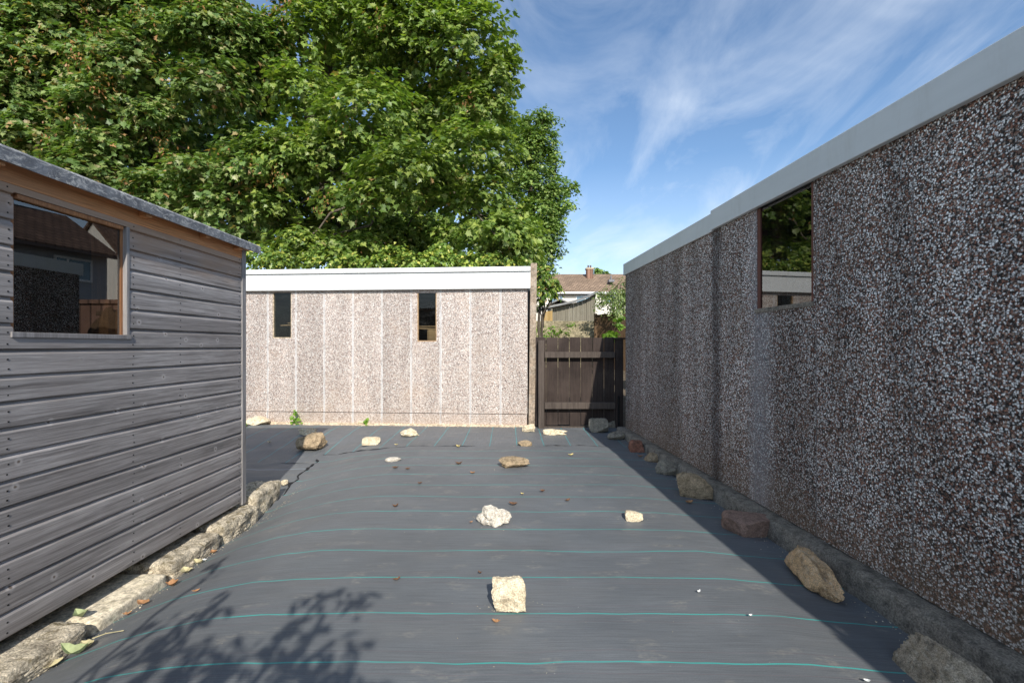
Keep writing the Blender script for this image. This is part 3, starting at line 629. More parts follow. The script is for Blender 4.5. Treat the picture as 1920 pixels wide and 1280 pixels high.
b = MB(); sp = pt(912, 966, s2.location.y); b.add([sp+Vector((-.018,0,-.02)), sp+Vector((.018,-.01,-.02)), sp+Vector((.012,.018,-.02)), pt(911, 949, s2.location.y)], [(0,2,1),(0,1,3),(1,2,3),(2,0,3)])
tag(b.build('stone_shard', M['rock_cream'], bevel=.002), 'thin pointed shard standing up on the whitish lumpy stone', 'stone')
stone(1188, 981, 34, 19, .8, 31, 'rock_cream', 'small cream stone alone on the right half of the fabric', cuts=8, boxy=3)
stone(964, 881, 60, 22, .7, 40, 'rock_brown', 'flat tan stone lying in the middle distance of the fabric, broad and low', rough=.14)
stone(737, 868, 30, 9, .8, 51, 'rock_white', 'small flat pale oval stone between two rows of teal lines', rough=.05, cuts=3)
stone(768, 820, 36, 15, .7, 63, 'rock_cream', 'pale humped stone just in front of the pale garage wall', rough=.16)
stone(696, 836, 33, 14, .6, 77, 'rock_cream', 'small blocky yellow cream stone beside the fabric edge', boxy=5, cuts=4, rough=.05)
stone(984, 839, 28, 11, .8, 84, 'rock_brown', 'small flat brown stone left of the gate on the back strip of fabric', cuts=3)
stone(584, 849, 55, 34, .75, 96, 'rock_brown', 'large brown pitted stone at the corner where the fabric pieces meet', rough=.14, boxy=2.6)
stone(576, 818, 34, 13, .7, 103, 'rock_cream', 'flat cream stone behind the large brown pitted stone', boxy=4, rough=.08)
stone(484, 798, 44, 16, .6, 112, 'rock_cream', 'low ochre stone against the pale garage wall beside the shed corner', boxy=3, rough=.12)
stone(676, 797, 24, 7, .9, 121, 'rock_cream', 'little mound of cream rubble at the foot of the pale garage', rough=.3)
stone(991, 811, 25, 14, .8, 132, 'rock_cream', 'cream stone at the foot of the concrete post', rough=.1)
stone(1041, 817, 48, 11, .5, 140, 'rock_cream', 'long flat cream rubble in front of the gate', rough=.35)
stone(1122, 812, 38, 25, .6, 151, 'rock_grey', 'grey mossy block in the shade at the foot of the gate', boxy=5, cuts=4, rough=.07)
stone(1147, 805, 22, 12, .7, 155, 'rock_grey', 'small grey stone tucked behind the shaded block by the right gate post', boxy=3)
stone(1154, 826, 34, 15, .8, 162, 'rock_grey', 'low grey green stone between the gate block and the brick chunk', rough=.1)
stone(1193, 850, 28, 22, .9, 171, 'rock_brick', 'dark red brick chunk beside the right kerb', boxy=4, cuts=5)
stone(1223, 869, 33, 18, .8, 180, 'rock_brown', 'smooth olive tan stone beside the right kerb, next to the brick chunk', rough=.05, cuts=3)
stone(1252, 896, 46, 30, .75, 195, 'rock_grey', 'rough grey stone just behind the large rounded boulder', rough=.2)
stone(1300, 939, 70, 50, .8, 201, 'rock_brown', 'large rounded brown boulder in the shade beside the right kerb', boxy=2.8, cuts=7, rough=.06)
stone(1403, 1014, 92, 45, .75, 216, 'rock_red', 'flat reddish brown slab with squared edges beside the right kerb', boxy=7, cuts=2, rough=.04, rz=-18)
rock('stone', (1.425, 2.15, gz(1.425, 2.15)+.004), (.125, .37, .125), 263, M['rock_sun_tint'], 'mottled stone tinted gold for sunlight, with pointed ends beside the right kerb', boxy=2.2, cuts=9, rough=.12, fine=.05, rz=-3, tilt=(6, 14), sub=5, group=GS)
rock('stone', (1.41, 1.43, gz(1.41, 1.43)), (.18, .42, .165), 252, M['rock_near'], 'big rough grey block at the near right corner beside the kerb', boxy=4, cuts=6, rough=.10, fine=.05, rz=3, sub=6, group=GS)
stone(533, 911, 15, 9, .9, 243, 'rock_cream', 'tiny cream stone touching the far end of the stone edging', cuts=5)

# stone edging along the shed
def edge(y0, y1, zt, xf, seed, mat, label, ztf=None, rough=.05, boxy=11, fine=.02, tilt=0, rz=0, W=.36):
    xc = xf - W/2; zb = gz(xf, (y0+y1)/2)-.05; hgt = zt-zb
    o = rock('edging_block', (xc, (y0+y1)/2, zb), (W, y1-y0, hgt), seed, M[mat], label, 'edging block', boxy=boxy, cuts=0, rough=rough, fine=fine, sub=6, tilt=(tilt, 0), rz=rz, group='edging blocks along the foot of the shed'); return o
edge(1.42, 2.02, -.10, -1.845, 5, 'block_rough', 'nearest rough mossy edging block beside the shed at the bottom left', rough=.09, fine=.035, rz=-2)
edge(2.035, 2.49, -.137, -1.868, 16, 'block_pale', 'smooth pale cut edging block beside the shed', rough=.015, boxy=14, fine=.006, rz=1)
edge(2.50, 2.98, -.095, -1.868, 27, 'block_rough', 'pitted brown edging block just beyond the smooth pale one', rough=.10, fine=.035)
edge(2.97, 3.42, -.075, -1.875, 38, 'block_rough', 'mossy edging block level with the far corner of the shed', rough=.10, fine=.035)
edge(3.40, 3.86, -.02, -1.925, 49, 'block_rough', 'last lichen covered edging block past the shed corner', rough=.12, fine=.035, rz=4, W=.27)
rock('edging_block', (-2.17, 3.66, -.17), (.12, .26, .14), 61, M['block_rough'], 'small broken lump of edging behind the last block at the shed corner', 'edging block', rough=.2, boxy=3, group='edging blocks along the foot of the shed')

# ------------------------------------------------------------------ leaves
def tmpl(kind):
    if kind == 'syc':       # five lobed palmate leaf in two folded halves
        h = [(0,0,0), (.16,.10,.02), (.34,-.02,.05), (.30,.20,.06), (.52,.42,.10), (.30,.42,.07), (.26,.62,.06), (.12,.62,.03), (0,1.0,-.06)]
    elif kind == 'ivy':
        h = [(0,0,0), (.30,.05,.05), (.42,.35,.08), (.22,.55,.05), (0,1,0)]
    else:                   # lance shaped
        h = [(0,0,0), (.17,.25,.04), (.2,.55,.05), (0,1,-.08)]
    n = len(h); vs = list(h) + [(-x, y, z) for x, y, z in h[1:-1]]
    f1 = list(range(n)); f2 = [0] + list(range(n, 2*n-2)) + [n-1]
    return np.array(vs, dtype=np.float32), f1, f2[::-1]
TM = {k: tmpl(k) for k in ('syc', 'ivy', 'lance')}
def leaf_mesh(name, pos, nrm, tip, size, kind, mat, parent=None, mats2=None, mi=None):
    vs, f1, f2 = TM[kind]; pos = np.asarray(pos, np.float32); n = len(pos); nrm = np.asarray(nrm, np.float32); tip = np.asarray(tip, np.float32)
    nrm /= np.linalg.norm(nrm, axis=1, keepdims=True)+1e-9
    tip -= nrm*np.sum(tip*nrm, axis=1, keepdims=True); tip /= np.linalg.norm(tip, axis=1, keepdims=True)+1e-9
    side = np.cross(tip, nrm); s = np.asarray(size, np.float32)[:, None, None]
    V = pos[:, None, :] + s*(vs[None, :, 0:1]*side[:, None, :] + (vs[None, :, 1:2]-.4)*tip[:, None, :] + vs[None, :, 2:3]*nrm[:, None, :])
    k = len(vs); me = bpy.data.meshes.new(name); me.vertices.add(n*k); me.vertices.foreach_set('co', V.reshape(-1))
    loopidx = np.array(f1+f2, np.int64); nl = len(loopidx)
    idx = (np.arange(n)[:, None]*k + loopidx[None, :]).reshape(-1).astype(np.int32)
    me.loops.add(n*nl); me.loops.foreach_set('vertex_index', idx)
    me.polygons.add(n*2); st = (np.arange(n)[:, None]*nl + np.array([0, len(f1)])[None, :]).reshape(-1).astype(np.int32)
    me.polygons.foreach_set('loop_start', st)
    me.materials.append(mat)
    if mats2 is not None:
        me.materials.append(mats2); me.polygons.foreach_set('material_index', np.repeat(np.asarray(mi, np.int32), 2))
    me.update(calc_edges=True); me.validate(); o = bpy.data.objects.new(name, me); C.objects.link(o)
    if parent: o.parent = parent; o.location = -Vector(parent.location)
    return o
def sprays(rs, blobs, kind='dome', per=16, leaf=.15, spray_len=.45, dens=26, up=.75, droop=.5, spread=.2, minr=.78):
    """blobs: (centre, (rx,ry,rz)). Twig ends over each blob's surface, leaves along every twig."""
    P, Nn, T, Sz, tw = [], [], [], [], []
    for c, r in blobs:
        c = np.array(c); r = np.array(r); area = (r[0]*r[2]+r[0]*r[1]+r[1]*r[2])*4.2; ns = max(3, int(area*dens))
        d = rs.normal(size=(ns, 3)); d /= np.linalg.norm(d, axis=1, keepdims=True)
        keep = (d[:, 2] > -.55) | (rs.random(ns) < .3); d = d[keep]; ns = len(d)
        lump = 1 + .16*np.sin(d[:, 0]*7+c[0]*3) * np.sin(d[:, 2]*6+c[2]*5) + rs.normal(size=ns)*.07
        e = c + d*r*lump[:, None]*(minr+(1-minr)*rs.random((ns, 1)))
        out = d*np.array([1, 1, .5]) + np.array([0, 0, -droop]) + rs.normal(size=(ns, 3))*.25
        out /= np.linalg.norm(out, axis=1, keepdims=True)
        t = rs.random((ns, per, 1))*spray_len - spray_len*.5
        p = e[:, None, :] + out[:, None, :]*t + rs.normal(size=(ns, per, 3))*spread*np.array([.6, .6, .35]) 
        p[:, :, 2] -= .25*t[:, :, 0]**2/spray_len
        nn_ = d[:, None, :]*.55 + np.array([0, -.12, up]) + rs.normal(size=(ns, per, 3))*.36
        tt_ = out[:, None, :]*.9 + np.array([0, 0, -.35]) + rs.normal(size=(ns, per, 3))*.5
        P.append(p.reshape(-1, 3)); Nn.append(nn_.reshape(-1, 3)); T.append(tt_.reshape(-1, 3)); Sz.append(leaf*(.6+.7*rs.random(ns*per)))
        tw.append((e, out))
    return np.concatenate(P), np.concatenate(Nn), np.concatenate(T), np.concatenate(Sz), tw
def limb(b, a, c, r0, r1, rn, segs=7, wob=.12, sag=.0):
    a = Vector(a); c = Vector(c); P = []; Rr = []
    for i in range(segs+1):
        t = i/segs; p = a.lerp(c, t); L_ = (c-a).length
        p += Vector((rn.uniform(-1,1), rn.uniform(-1,1), rn.uniform(-.6,.6)))*wob*L_*.18*(0 if i in (0, segs) else 1); p.z += sag*math.sin(math.pi*t)*L_
        P.append(p); Rr.append(r0+(r1-r0)*t)
    b.tube(P, Rr, 8)
def mk_tree(name, base, blobs, label, cat, leafmat, rs_seed, trunk_r, forks, kw, kind='syc', bark='bark', twigs=0, seedf=0, group=None, filler=None):
    root = empty(name, base, label, cat, group); rs = np.random.default_rng(rs_seed); rn = random.Random(rs_seed)
    P, Nn, T, Sz, tw = sprays(rs, blobs, **kw)
    if filler is not None:
        cN = len(filler); pf = np.array(filler); P = np.concatenate([P, pf]); Nn = np.concatenate([Nn, rs.normal(size=(cN, 3))*.5+np.array([0, -.1, .8])])
        T = np.concatenate([T, rs.normal(size=(cN, 3))+np.array([0, 0, -.5])]); Sz = np.concatenate([Sz, kw.get('leaf', .15)*(.7+.6*rs.random(cN))])
    ok = (P[:, 1] > 6.75) | (P[:, 2] > 2.35) | (P[:, 1] < 3)
    P, Nn, T, Sz = P[ok], Nn[ok], T[ok], Sz[ok]
    leaf_mesh('crown', P, Nn, T, Sz, kind, M[leafmat], root)
    b = MB()
    for a, c, r0, r1 in forks: limb(b, a, c, r0, r1, rn)
    for i, (c, r) in enumerate(blobs):
        if rn.random() < (twigs or .6):
            src = min(forks, key=lambda f: (Vector(f[1])-Vector(c)).length + .5*(Vector(f[0])-Vector(c)).length)
            q = Vector(src[0]).lerp(Vector(src[1]), rn.uniform(.45, .95)); limb(b, q, Vector(c), min(.05, src[3]*1.2), .012, rn, 6, .5, .05)
    o = b.build('trunk', M[bark], root, smooth=True); o.location = -Vector(base)
    if seedf:
        cl = []
        for e, out in tw:
            for q in e[::1]:
                if rn.random() < seedf and q[2] > 2.6: cl.append(q)
        if cl:
            PP = np.concatenate([np.array(q)+rs.normal(size=(34, 3))*np.array([.13, .1, .13])+np.array([0, -.22, -.02]) for q in cl]); m_ = len(PP)
            leaf_mesh('seed_keys', PP, rs.normal(size=(m_, 3)), rs.normal(size=(m_, 3))*.4+np.array([0, 0, -1]), .068*(.7+.6*rs.random(m_)), 'lance', M['seed'], root)['kind'] = 'stuff'
    return root
def B(px, py, rpx, d, ar=1.0, dr=.8):
    c = pt(px, py, d); r = rpx*d/F; return (tuple(c), (r, r*dr, r*ar))
DENS = 1.0
kwS = dict(per=24, leaf=.122, spray_len=.48, dens=15*DENS, spread=.13)
rn0 = random.Random(77)
# middle sycamore: big domes of drooping foliage
midb = [B(690,235,92,8.8,.9), B(760,325,90,8.4,.6), B(620,300,80,9.4,.8), B(655,378,55,8.4,.5), B(725,368,60,8.3,.45), B(880,295,80,8.6,.75), B(845,365,60,9.1,.6), B(905,365,52,8.6,.6),
        B(880,95,85,9.8,.9), B(800,75,90,10.0,.9), B(925,150,45,9.8,.9), B(905,205,60,9.9,.8), B(740,60,85,10.1,.8), B(870,-40,70,9.9,.9), B(760,-60,100,10,.9), B(650,30,75,10.2,.8),
        B(930,442,68,8.4,.5), B(965,400,40,9.1,.8), B(870,440,55,9.1,.5), B(610,475,60,8.8,.5), B(670,470,55,8.9,.5), B(560,460,50,8.9,.6),
        B(560,180,60,9.6,.9), B(540,300,70,9.2,.8), B(500,380,50,9.3,.7), B(575,60,65,10.0,.9), B(960,470,50,9.2,.6), B(820,220,70,10.8,.8), B(700,130,60,10.6,.7),
        B(640,150,50,11.5,.8), B(760,440,80,10.8,.5), B(650,430,70,11,.5), B(560,400,70,11.2,.7), B(850,180,60,10.8,.6), B(990,445,35,9.6,.8), B(800,-160,130,10.2,.8), B(620,-120,110,10.4,.8)]
trA = (-3.3, 10.8, .3)
mk_tree('sycamore_tree', trA, midb, 'tall sycamore with large domed green clumps behind the middle of the pale garage', 'tree', 'leaf_syc', 11, .3,
        [(trA, pt(585, 260, 10.8), .26, .2), (pt(585, 260, 10.8), pt(640, -60, 10.9), .2, .1), (pt(592, 250, 10.8), pt(820, 90, 10.6), .13, .05), (pt(585, 330, 10.8), pt(840, 340, 9.9), .12, .04), (pt(590, 300, 10.8), pt(540, 60, 10.9), .11, .05)], kwS, seedf=.022)
leftb = []
for i in range(62):
    px = rn0.uniform(-120, 520); py = rn0.uniform(-140, 470)
    if py > 262+px*.45+40: continue
    if 480 < px and 190 < py < 300: continue
    leftb.append(B(px, py, rn0.uniform(42, 78), rn0.uniform(9.0, 10.6), rn0.uniform(.55, .9)))
leftb += [B(x_, y_, 72, 9.5, .7) for x_, y_ in ((-30,250), (30,225), (70,260), (20,60), (60,40), (-20,20), (100,60), (40,110), (0,150), (0,0), (60,90), (-40,110), (140,20), (230,10), (30,180), (120,130), (330,20), (420,60), (-60,230), (200,110))]
trB = (-8.2, 10.8, .3)
mk_tree('sycamore_tree', trB, leftb, 'wide sycamore with layered leafy branches above the shed roof on the left', 'tree', 'leaf_syc2', 23, .3,
        [(trB, pt(300, 180, 10.6), .24, .15), (pt(300, 180, 10.6), pt(270, -80, 10.4), .15, .06), (pt(300, 170, 10.6), pt(60, 40, 10.2), .12, .04), (pt(318, 190, 10.6), pt(440, -20, 10.2), .1, .04), (pt(330, 400, 10.7), pt(470, 320, 9.8), .09, .03)], kwS, seedf=.02)
# darker small leaved tree behind on the right
rb = [B(1000,235,26,12.6,.9), B(1018,222,17,12.6,1.0), B(985,290,42,12.8,.9), B(1025,290,22,12.7,.7), B(1000,345,45,12.5,.8), B(1045,350,24,12.4,.6), B(1065,356,18,12.4,.5), B(1080,349,9,12.4,.6), B(1050,385,24,12.5,.6), B(1010,400,40,12.6,.9),
      B(1045,425,20,12.5,.6), B(1015,455,35,12.5,.9), B(1040,480,14,12.6,.8), B(975,420,35,12.8,1), B(1000,500,40,12.6,.8), B(960,250,30,13,1), B(970,330,40,13,1), B(1035,230,10,12.6,1), B(1030,322,20,12.5,.5), B(1022,260,24,12.5,.8), B(1040,300,14,12.4,.6), B(1030,365,30,12.4,.6), B(1030,400,30,12.3,.7), B(1020,430,32,12.3,.8), B(1030,465,24,12.3,.8), B(995,270,30,12.4,.9)]
trC = (.55, 12.8, .6)
mk_tree('maple_tree', trC, rb, 'small leaved dark green tree at the right edge of the foliage, standing behind the sycamore', 'tree', 'leaf_small', 31, .2,
        [(trC, pt(990, 330, 12.8), .16, .08), (pt(990, 330, 12.8), pt(1018, 225, 12.6), .06, .02), (pt(992, 400, 12.8), pt(1060, 355, 12.5), .05, .015), (pt(992, 460, 12.8), pt(1045, 420, 12.5), .05, .015)],
        dict(per=14, leaf=.085, spray_len=.28, dens=46, spread=.10, up=.8), kind='syc', twigs=.9)
# ivy hedge along the back of the garage
ib = [B(x, y, r, d, .6) for x, y, r, d in [(560,455,34,8.6), (600,492,34,8.3), (655,500,36,8.3), (520,495,40,8.4), (470,480,40,8.5), (715,500,36,8.3), (780,496,34,8.2), (830,490,34,8.2), (880,494,30,8.2), (925,497,30,8.2), (965,502,28,8.2), (740,480,26,8.6), (835,470,22,8.6)]]
mk_tree('ivy_hedge', (-1.5, 8.4, .1), ib, 'low glossy ivy hedge showing just above the white fascia of the pale garage', 'hedge', 'leaf_ivy', 41, .1,
        [((-1.5, 8.4, .1), (-1.5, 8.5, 2.3), .08, .05), ((-1.5, 8.5, 1.2), (-3.6, 8.4, 2.4), .05, .02), ((-1.5, 8.5, 1.2), (0, 8.3, 2.3), .05, .02)],
        dict(per=16, leaf=.07, spray_len=.2, dens=62, spread=.09, up=.5), kind='ivy', bark='bark_dark')
# dark undergrowth filling behind the crowns
rsd = np.random.default_rng(5)
ub = [B(x, y, r, d, .8) for x, y, r, d in [(400,330,110,12.5), (560,420,100,12.6), (700,420,110,12.8), (850,420,110,12.9), (250,250,120,12.6), (820,260,110,13), (930,440,60,12.2), (120,180,130,12.8), (480,230,90,13.2), (90,320,120,12), (300,430,120,12), (760,500,110,12), (950,520,60,11.8),(650,300,100,13),(700,100,90,14),(400,100,120,13.5),(150,30,140,13.5)]]
mk_tree('elder_thicket', (-5.0, 12.6, .5), ub, 'dark leafy thicket seen in the gaps under and between the sycamores', 'thicket', 'leaf_small', 47, .1,
        [((-5, 12.6, .5), (-5, 12.7, 5), .14, .06), ((-4.9, 12.6, 1), (-1.5, 12.8, 5), .1, .04), ((-5, 12.6, 1), (-8.5, 12.8, 6), .1, .04)],
        dict(per=13, leaf=.19, spray_len=.5, dens=9, spread=.22, up=.4), kind='ivy', bark='bark_dark', twigs=.9)
# evergreen right of the leaning post
bb = [B(1014,518,20,7.7,.9), B(1030,532,18,7.6,.9), B(1018,550,22,7.6,.8), B(1038,548,14,7.6,.8), B(1012,575,12,7.7,1), B(1008,500,12,7.8,.8)]
mk_tree('laurel_tree', (.44, 7.8, .2), bb, 'glossy yellow tipped evergreen leaning out beside the concrete post', 'tree', 'leaf_bay', 53, .05,
        [((.44, 7.8, .2), pt(1014, 560, 7.7), .035, .02), ((.52, 7.9, .2), pt(1020, 540, 7.7), .025, .012)],
        dict(per=13, leaf=.085, spray_len=.16, dens=75, spread=.05, up=.3, droop=.9), kind='lance', twigs=.9)

# ------------------------------------------------------------------ view over the gate
# far terrace house
fh = empty('house', (7, 36, 2.2), 'distant terraced house with brown tiled roof and cream wall seen over the gate', 'house')
o0 = Vector(fh.location)
b = MB(); b.box(-7, 0, -1, 13, 8, 2.9); b.build('wall', M['render'], fh)
ez = pt(0, 546, 35.7).z-o0.z; rz2 = pt(0, 514, 40).z-o0.z
rf = MB(); rf.quadprism([(-7.3, -.35), (13.3, -.35), (13.3, 4), (-7.3, 4)], [ez-.12, ez-.12, rz2-.12, rz2-.12], [ez, ez, rz2, rz2]); rf.quadprism([(-7.3, 4.0), (13.3, 4.0), (13.3, 8.3), (-7.3, 8.3)], [rz2-.12, rz2-.12, ez-.12, ez-.12], [rz2, rz2, ez, ez]); ro = rf.build('roof', M['tiles'], fh)
ch = MB(); cx_ = (1105.5-CX)*39/F-o0.x; ch.box(cx_-.27, 2.8, rz2-.7, cx_+.27, 3.4, pt(0, 502.5, 39).z-o0.z); co_ = ch.build('chimney', M['brick'], ro, bevel=.02)
ch = MB(); zc = pt(0, 502.5, 39).z-o0.z; ch.box(cx_-.32, 2.75, zc-.12, cx_+.32, 3.45, zc); ch.build('chimney_cap', M['slab_edge'], co_)
for dx in (-.1, .1):
    ch = MB(); ch.tube([(cx_+dx, 3.1, zc), (cx_+dx, 3.1, zc+.24)], .07, 8); ch.build('chimney_pot', M['pot'], co_)
b = MB(); vx = (1146.5-CX)*37/F-o0.x; vz = pt(0, 524, 37).z-o0.z; b.box(vx-.22, .9, vz-.2, vx+.22, 1.5, vz); b.tube([(vx, 1.2, vz), (vx, 1.2, vz+.35)], .06, 8); b.build('roof_vent', M['lead'], ro)
b = MB(); b.box(-7.3, -.42, ez-.2, 13.3, -.352, ez-.05); b.build('gutter', M['pvc'], fh)
for a, c in ((1080, 1105.5), (1033, 1056), (1135, 1160)):
    xa, xb = (a-CX)*36/F-o0.x, (c-CX)*36/F-o0.x; za_, zb_ = pt(0, 568, 36).z-o0.z, ez-.28
    f = MB(); f.box(xa, -.05, za_, xb, -.003, za_+.08); f.box(xa, -.05, zb_-.06, xb, -.003, zb_); f.box(xa, -.05, za_+.08, xa+.06, -.003, zb_-.06); f.box(xb-.06, -.05, za_+.08, xb, -.003, zb_-.06); f.box((xa+xb*2)/3-.03, -.045, za_+.08, (xa+xb*2)/3+.04, -.003, zb_-.06)
    fo = f.build('window', M['pvc'], fh); f = MB(); f.box(xa+.06, -.03, za_+.08, xb-.06, -.006, zb_-.06); f.build('pane', M['blueglass'], fo)
# lean-to shed with sagging roof
ls = empty('garden_shed', (1.8, 13, 1.2), 'old grey board garden shed with a sagging sheet roof beyond the gate', 'shed'); l0 = Vector(ls.location)
rp = [(1017, 576), (1036, 572), (1060, 567), (1080, 562), (1098, 556), (1110, 550), (1121, 545)]
def roofy(px): return lerp_pts(rp, px)
b = MB(); nb = 20
for i in range(nb):
    a = 1036+(1116-1036)*i/nb; c = 1036+(1116-1036)*(i+1)/nb
    A, Cc = pt(a, 606, 13)-l0, pt(c, 606, 13)-l0; za_, zc_ = (pt(a, roofy(a)+5, 13)-l0).z, (pt(c, roofy(c)+5, 13)-l0).z; o_ = .012*(i % 2)
    b.quadprism([(A.x+.003, o_), (Cc.x-.003, o_), (Cc.x-.003, .04), (A.x+.003, .04)], A.z, [za_, zc_, zc_, za_])
b.build('board_wall', M['fence_grey'], ls)
b = MB(); A = pt(1116, 606, 13)-l0; Cc = pt(1120.5, 551, 13)-l0; b.box(A.x, -.02, A.z, Cc.x, 1.8, Cc.z); b.build('corner_post', M['render'], ls)
b = MB(); vs = []
for i, (px, py) in enumerate(rp):
    for dd, zz in ((12.8, 0), (15, .1)):
        p = pt(px, py, 12.8)-l0; vs += [(p.x, dd-13, p.z+zz), (p.x, dd-13, p.z+zz-.055)]
k4 = 4; b.add(vs, [f for i in range(len(rp)-1) for f in [(i*4, i*4+4, i*4+6, i*4+2), (i*4+1, i*4+3, i*4+7, i*4+5), (i*4, i*4+1, i*4+5, i*4+4), (i*4+2, i*4+6, i*4+7, i*4+3)]] + [(0, 2, 3, 1), (24, 25, 27, 26)])
b.build('roof', M['sheet_metal'], ls)
# golden fence panel, gabled shed roof, walls, brown fence
b = MB()
for i in range(6):
    A = pt(1020+2.7*i, 614, 12.6); b.box(A.x, 12.6+.01*(i % 2), A.z-.3, A.x+.036, 12.63, pt(0, 584-1.0*i*.3, 12.6).z)
tag(b.build('board_fence', M['fence_yellow']), 'short golden timber fence panel left of the grey garden shed', 'fence')
gs = empty('summer_house', (1.6, 16, 1.5), 'small gabled roof peeping over the grey garden shed', 'shed'); g0 = Vector(gs.location)
A = pt(1029, 569, 16)-g0; T_ = pt(1050, 559, 16)-g0; Cc = pt(1072, 569, 16)-g0
b = MB(); b.add([(A.x, 0, A.z), (T_.x, 0, T_.z), (Cc.x, 0, Cc.z), (A.x, 1.8, A.z), (T_.x, 1.8, T_.z), (Cc.x, 1.8, Cc.z), (A.x, 0, A.z-.05), (T_.x, 0, T_.z-.05), (Cc.x, 0, Cc.z-.05), (A.x, 1.8, A.z-.05), (T_.x, 1.8, T_.z-.05), (Cc.x, 1.8, Cc.z-.05)],
      [(0,1,4,3), (1,2,5,4), (6,9,10,7), (7,10,11,8), (0,6,7,1), (1,7,8,2), (3,4,10,9), (4,5,11,10), (0,3,9,6), (2,8,11,5)]); b.build('roof', M['sheet_metal'], gs)
b = MB(); b.quadprism([(A.x+.08, .1), (Cc.x-.08, .1), (Cc.x-.08, 1.7), (A.x+.08, 1.7)], -1, [A.z-.02]*4); b.build('wall', M['fence_grey'], gs)
b = MB(); b.box(.4, 12.2, 0, pt(1118, 0, 12.2).x, 12.5, pt(0, 601.5, 12.2).z); b.box(.4, 11.9, 0, pt(1116, 0, 11.9).x, 12.19, pt(0, 621, 11.9).z)
tag(b.build('retaining_wall', M['retain'], bevel=.02), 'stepped mossy concrete retaining wall under the grey garden shed', 'wall')
b = MB()
for i in range(22):
    f = i/22; x = 2.16+f*1.5; y = 11.6-f*2.0; z1 = pt(0, 590, 11.6).z - f*.12 + .01*(i % 3); b.quadprism([(x, y), (x+.066, y-.088), (x+.078, y-.076), (x+.012, y+.012)], .3, z1)
b.box(2.10, 11.58, .3, 2.17, 11.66, pt(0, 588, 11.6).z)
tag(b.build('board_fence', M['fence_brown']), 'brown board fence under the bush, right of the retaining wall', 'fence')
mk_tree('garden_bush', (2.7, 11.6, .9), [B(1150,560,24,11.2,.9), B(1165,540,20,11.3,.9), B(1140,575,22,11.1,.8), B(1170,575,28,11.2,.9), B(1128,556,12,11.1,.7), B(1160,590,20,11,.6), B(1195,560,35,11.3,.9)], 'loose pale green bush rising above the brown fence beside the right garage', 'bush', 'leaf_bush', 61, .05,
        [((2.7, 11.6, .9), pt(1150, 580, 11.2), .05, .03), (pt(1150, 580, 11.2), pt(1165, 535, 11.3), .03, .01)], dict(per=12, leaf=.075, spray_len=.25, dens=42, spread=.09, up=.5), kind='lance', twigs=.9)
mk_tree('garden_plant', (1.95, 10.2, .6), [B(1148,626,11,9.5,.8), B(1160,618,9,9.5,.9), B(1143,632,9,9.5,.8), B(1163,602,7,9.5,.9)], 'bright green leafy plant just over the gate in front of the brown fence', 'plant', 'leaf_bright', 67, .02,
        [((1.95, 10.2, .6), pt(1150, 624, 9.6), .012, .008)], dict(per=10, leaf=.09, spray_len=.1, dens=60, spread=.05, up=.6), kind='ivy')
mk_tree('weed_patch', (.9, 11.3, .5), [B(x, y, r, 11.4, .8) for x, y, r in [(1022,628,12), (1040,624,12), (1055,622,10), (1062,628,8), (1032,616,6), (1070,612,5), (1010,622,8)]], 'bright yellow green weeds in front of the mossy retaining wall', 'plants', 'leaf_bright', 71, .02,
        [((.9, 11.3, .5), pt(1035, 626, 11.4), .012, .008)], dict(per=9, leaf=.09, spray_len=.15, dens=36, spread=.06, up=.5, droop=-.3), kind='lance')
mk_tree('round_tree', (7.2, 44, 2.5), [B(1121,511,9,44,.9), B(1137,514,5,44,1.2)], 'distant rounded tree top behind the chimney of the far house', 'tree', 'leaf_small', 73, .1,
        [((7.2, 44, 2.5), pt(1121, 516, 44), .12, .05)], dict(per=12, leaf=.22, spray_len=.4, dens=18, spread=.12, up=.5), kind='ivy')

# ------------------------------------------------------------------ seen only as reflections in the shed window
hh = empty('house', (13, 17, .3), 'grey rendered house with a dark tiled roof mirrored in the shed window', 'house', rz=math.atan2(3.2, -.8)); 
# local x runs away from the camera along the front, local +y points back towards the street side (world -x); keep the body behind the front
LZ = 4.6
b = MB(); b.box(-9, -5.2, 0, 1.7, 0, LZ-.05); b.build('wall', M['render_grey'], hh)
b = MB(); b.quadprism([(-9.2, .4), (1.9, .4), (1.9, -2.6), (-9.2, -2.6)], [LZ-.25, LZ-.25, 6.2, 6.2], [LZ-.1, LZ-.1, 6.35, 6.35]); b.quadprism([(-9.2, -2.6), (1.9, -2.6), (1.9, -5.5), (-9.2, -5.5)], [6.2, 6.2, LZ-.25, LZ-.25], [6.35, 6.35, LZ-.1, LZ-.1]); hr = b.build('roof', M['tiles_dark'], hh)
b = MB(); b.box(-.9, -3.0, 5.8, -.1, -2.4, 7.1); b.build('chimney', M['brick'], hr)
b = MB(); b.box(-9.2, .4, LZ-.28, 1.9, .5, LZ-.18); b.build('gutter', M['pot'], hh)
for a, c in ((-2.4, -1.3), (-.1, 1.15)):
    f = MB(); f.box(a, .003, 3.3, c, .05, 3.38); f.box(a, .003, 4.1, c, .05, 4.18); f.box(a, .003, 3.38, a+.07, .05, 4.1); f.box(c-.07, .003, 3.38, c, .05, 4.1); f.box(a+.4, .003, 3.38, a+.46, .05, 4.1); fo = f.build('window', M['pvc'], hh)
    f = MB(); f.box(a+.07, .006, 3.38, c-.07, .02, 4.1); f.build('pane', M['blueglass'], fo)
wh = empty('house', (20.7, 29.2, 1.3), 'white gabled house mirrored at the right of the shed window', 'house', rz=R(18))
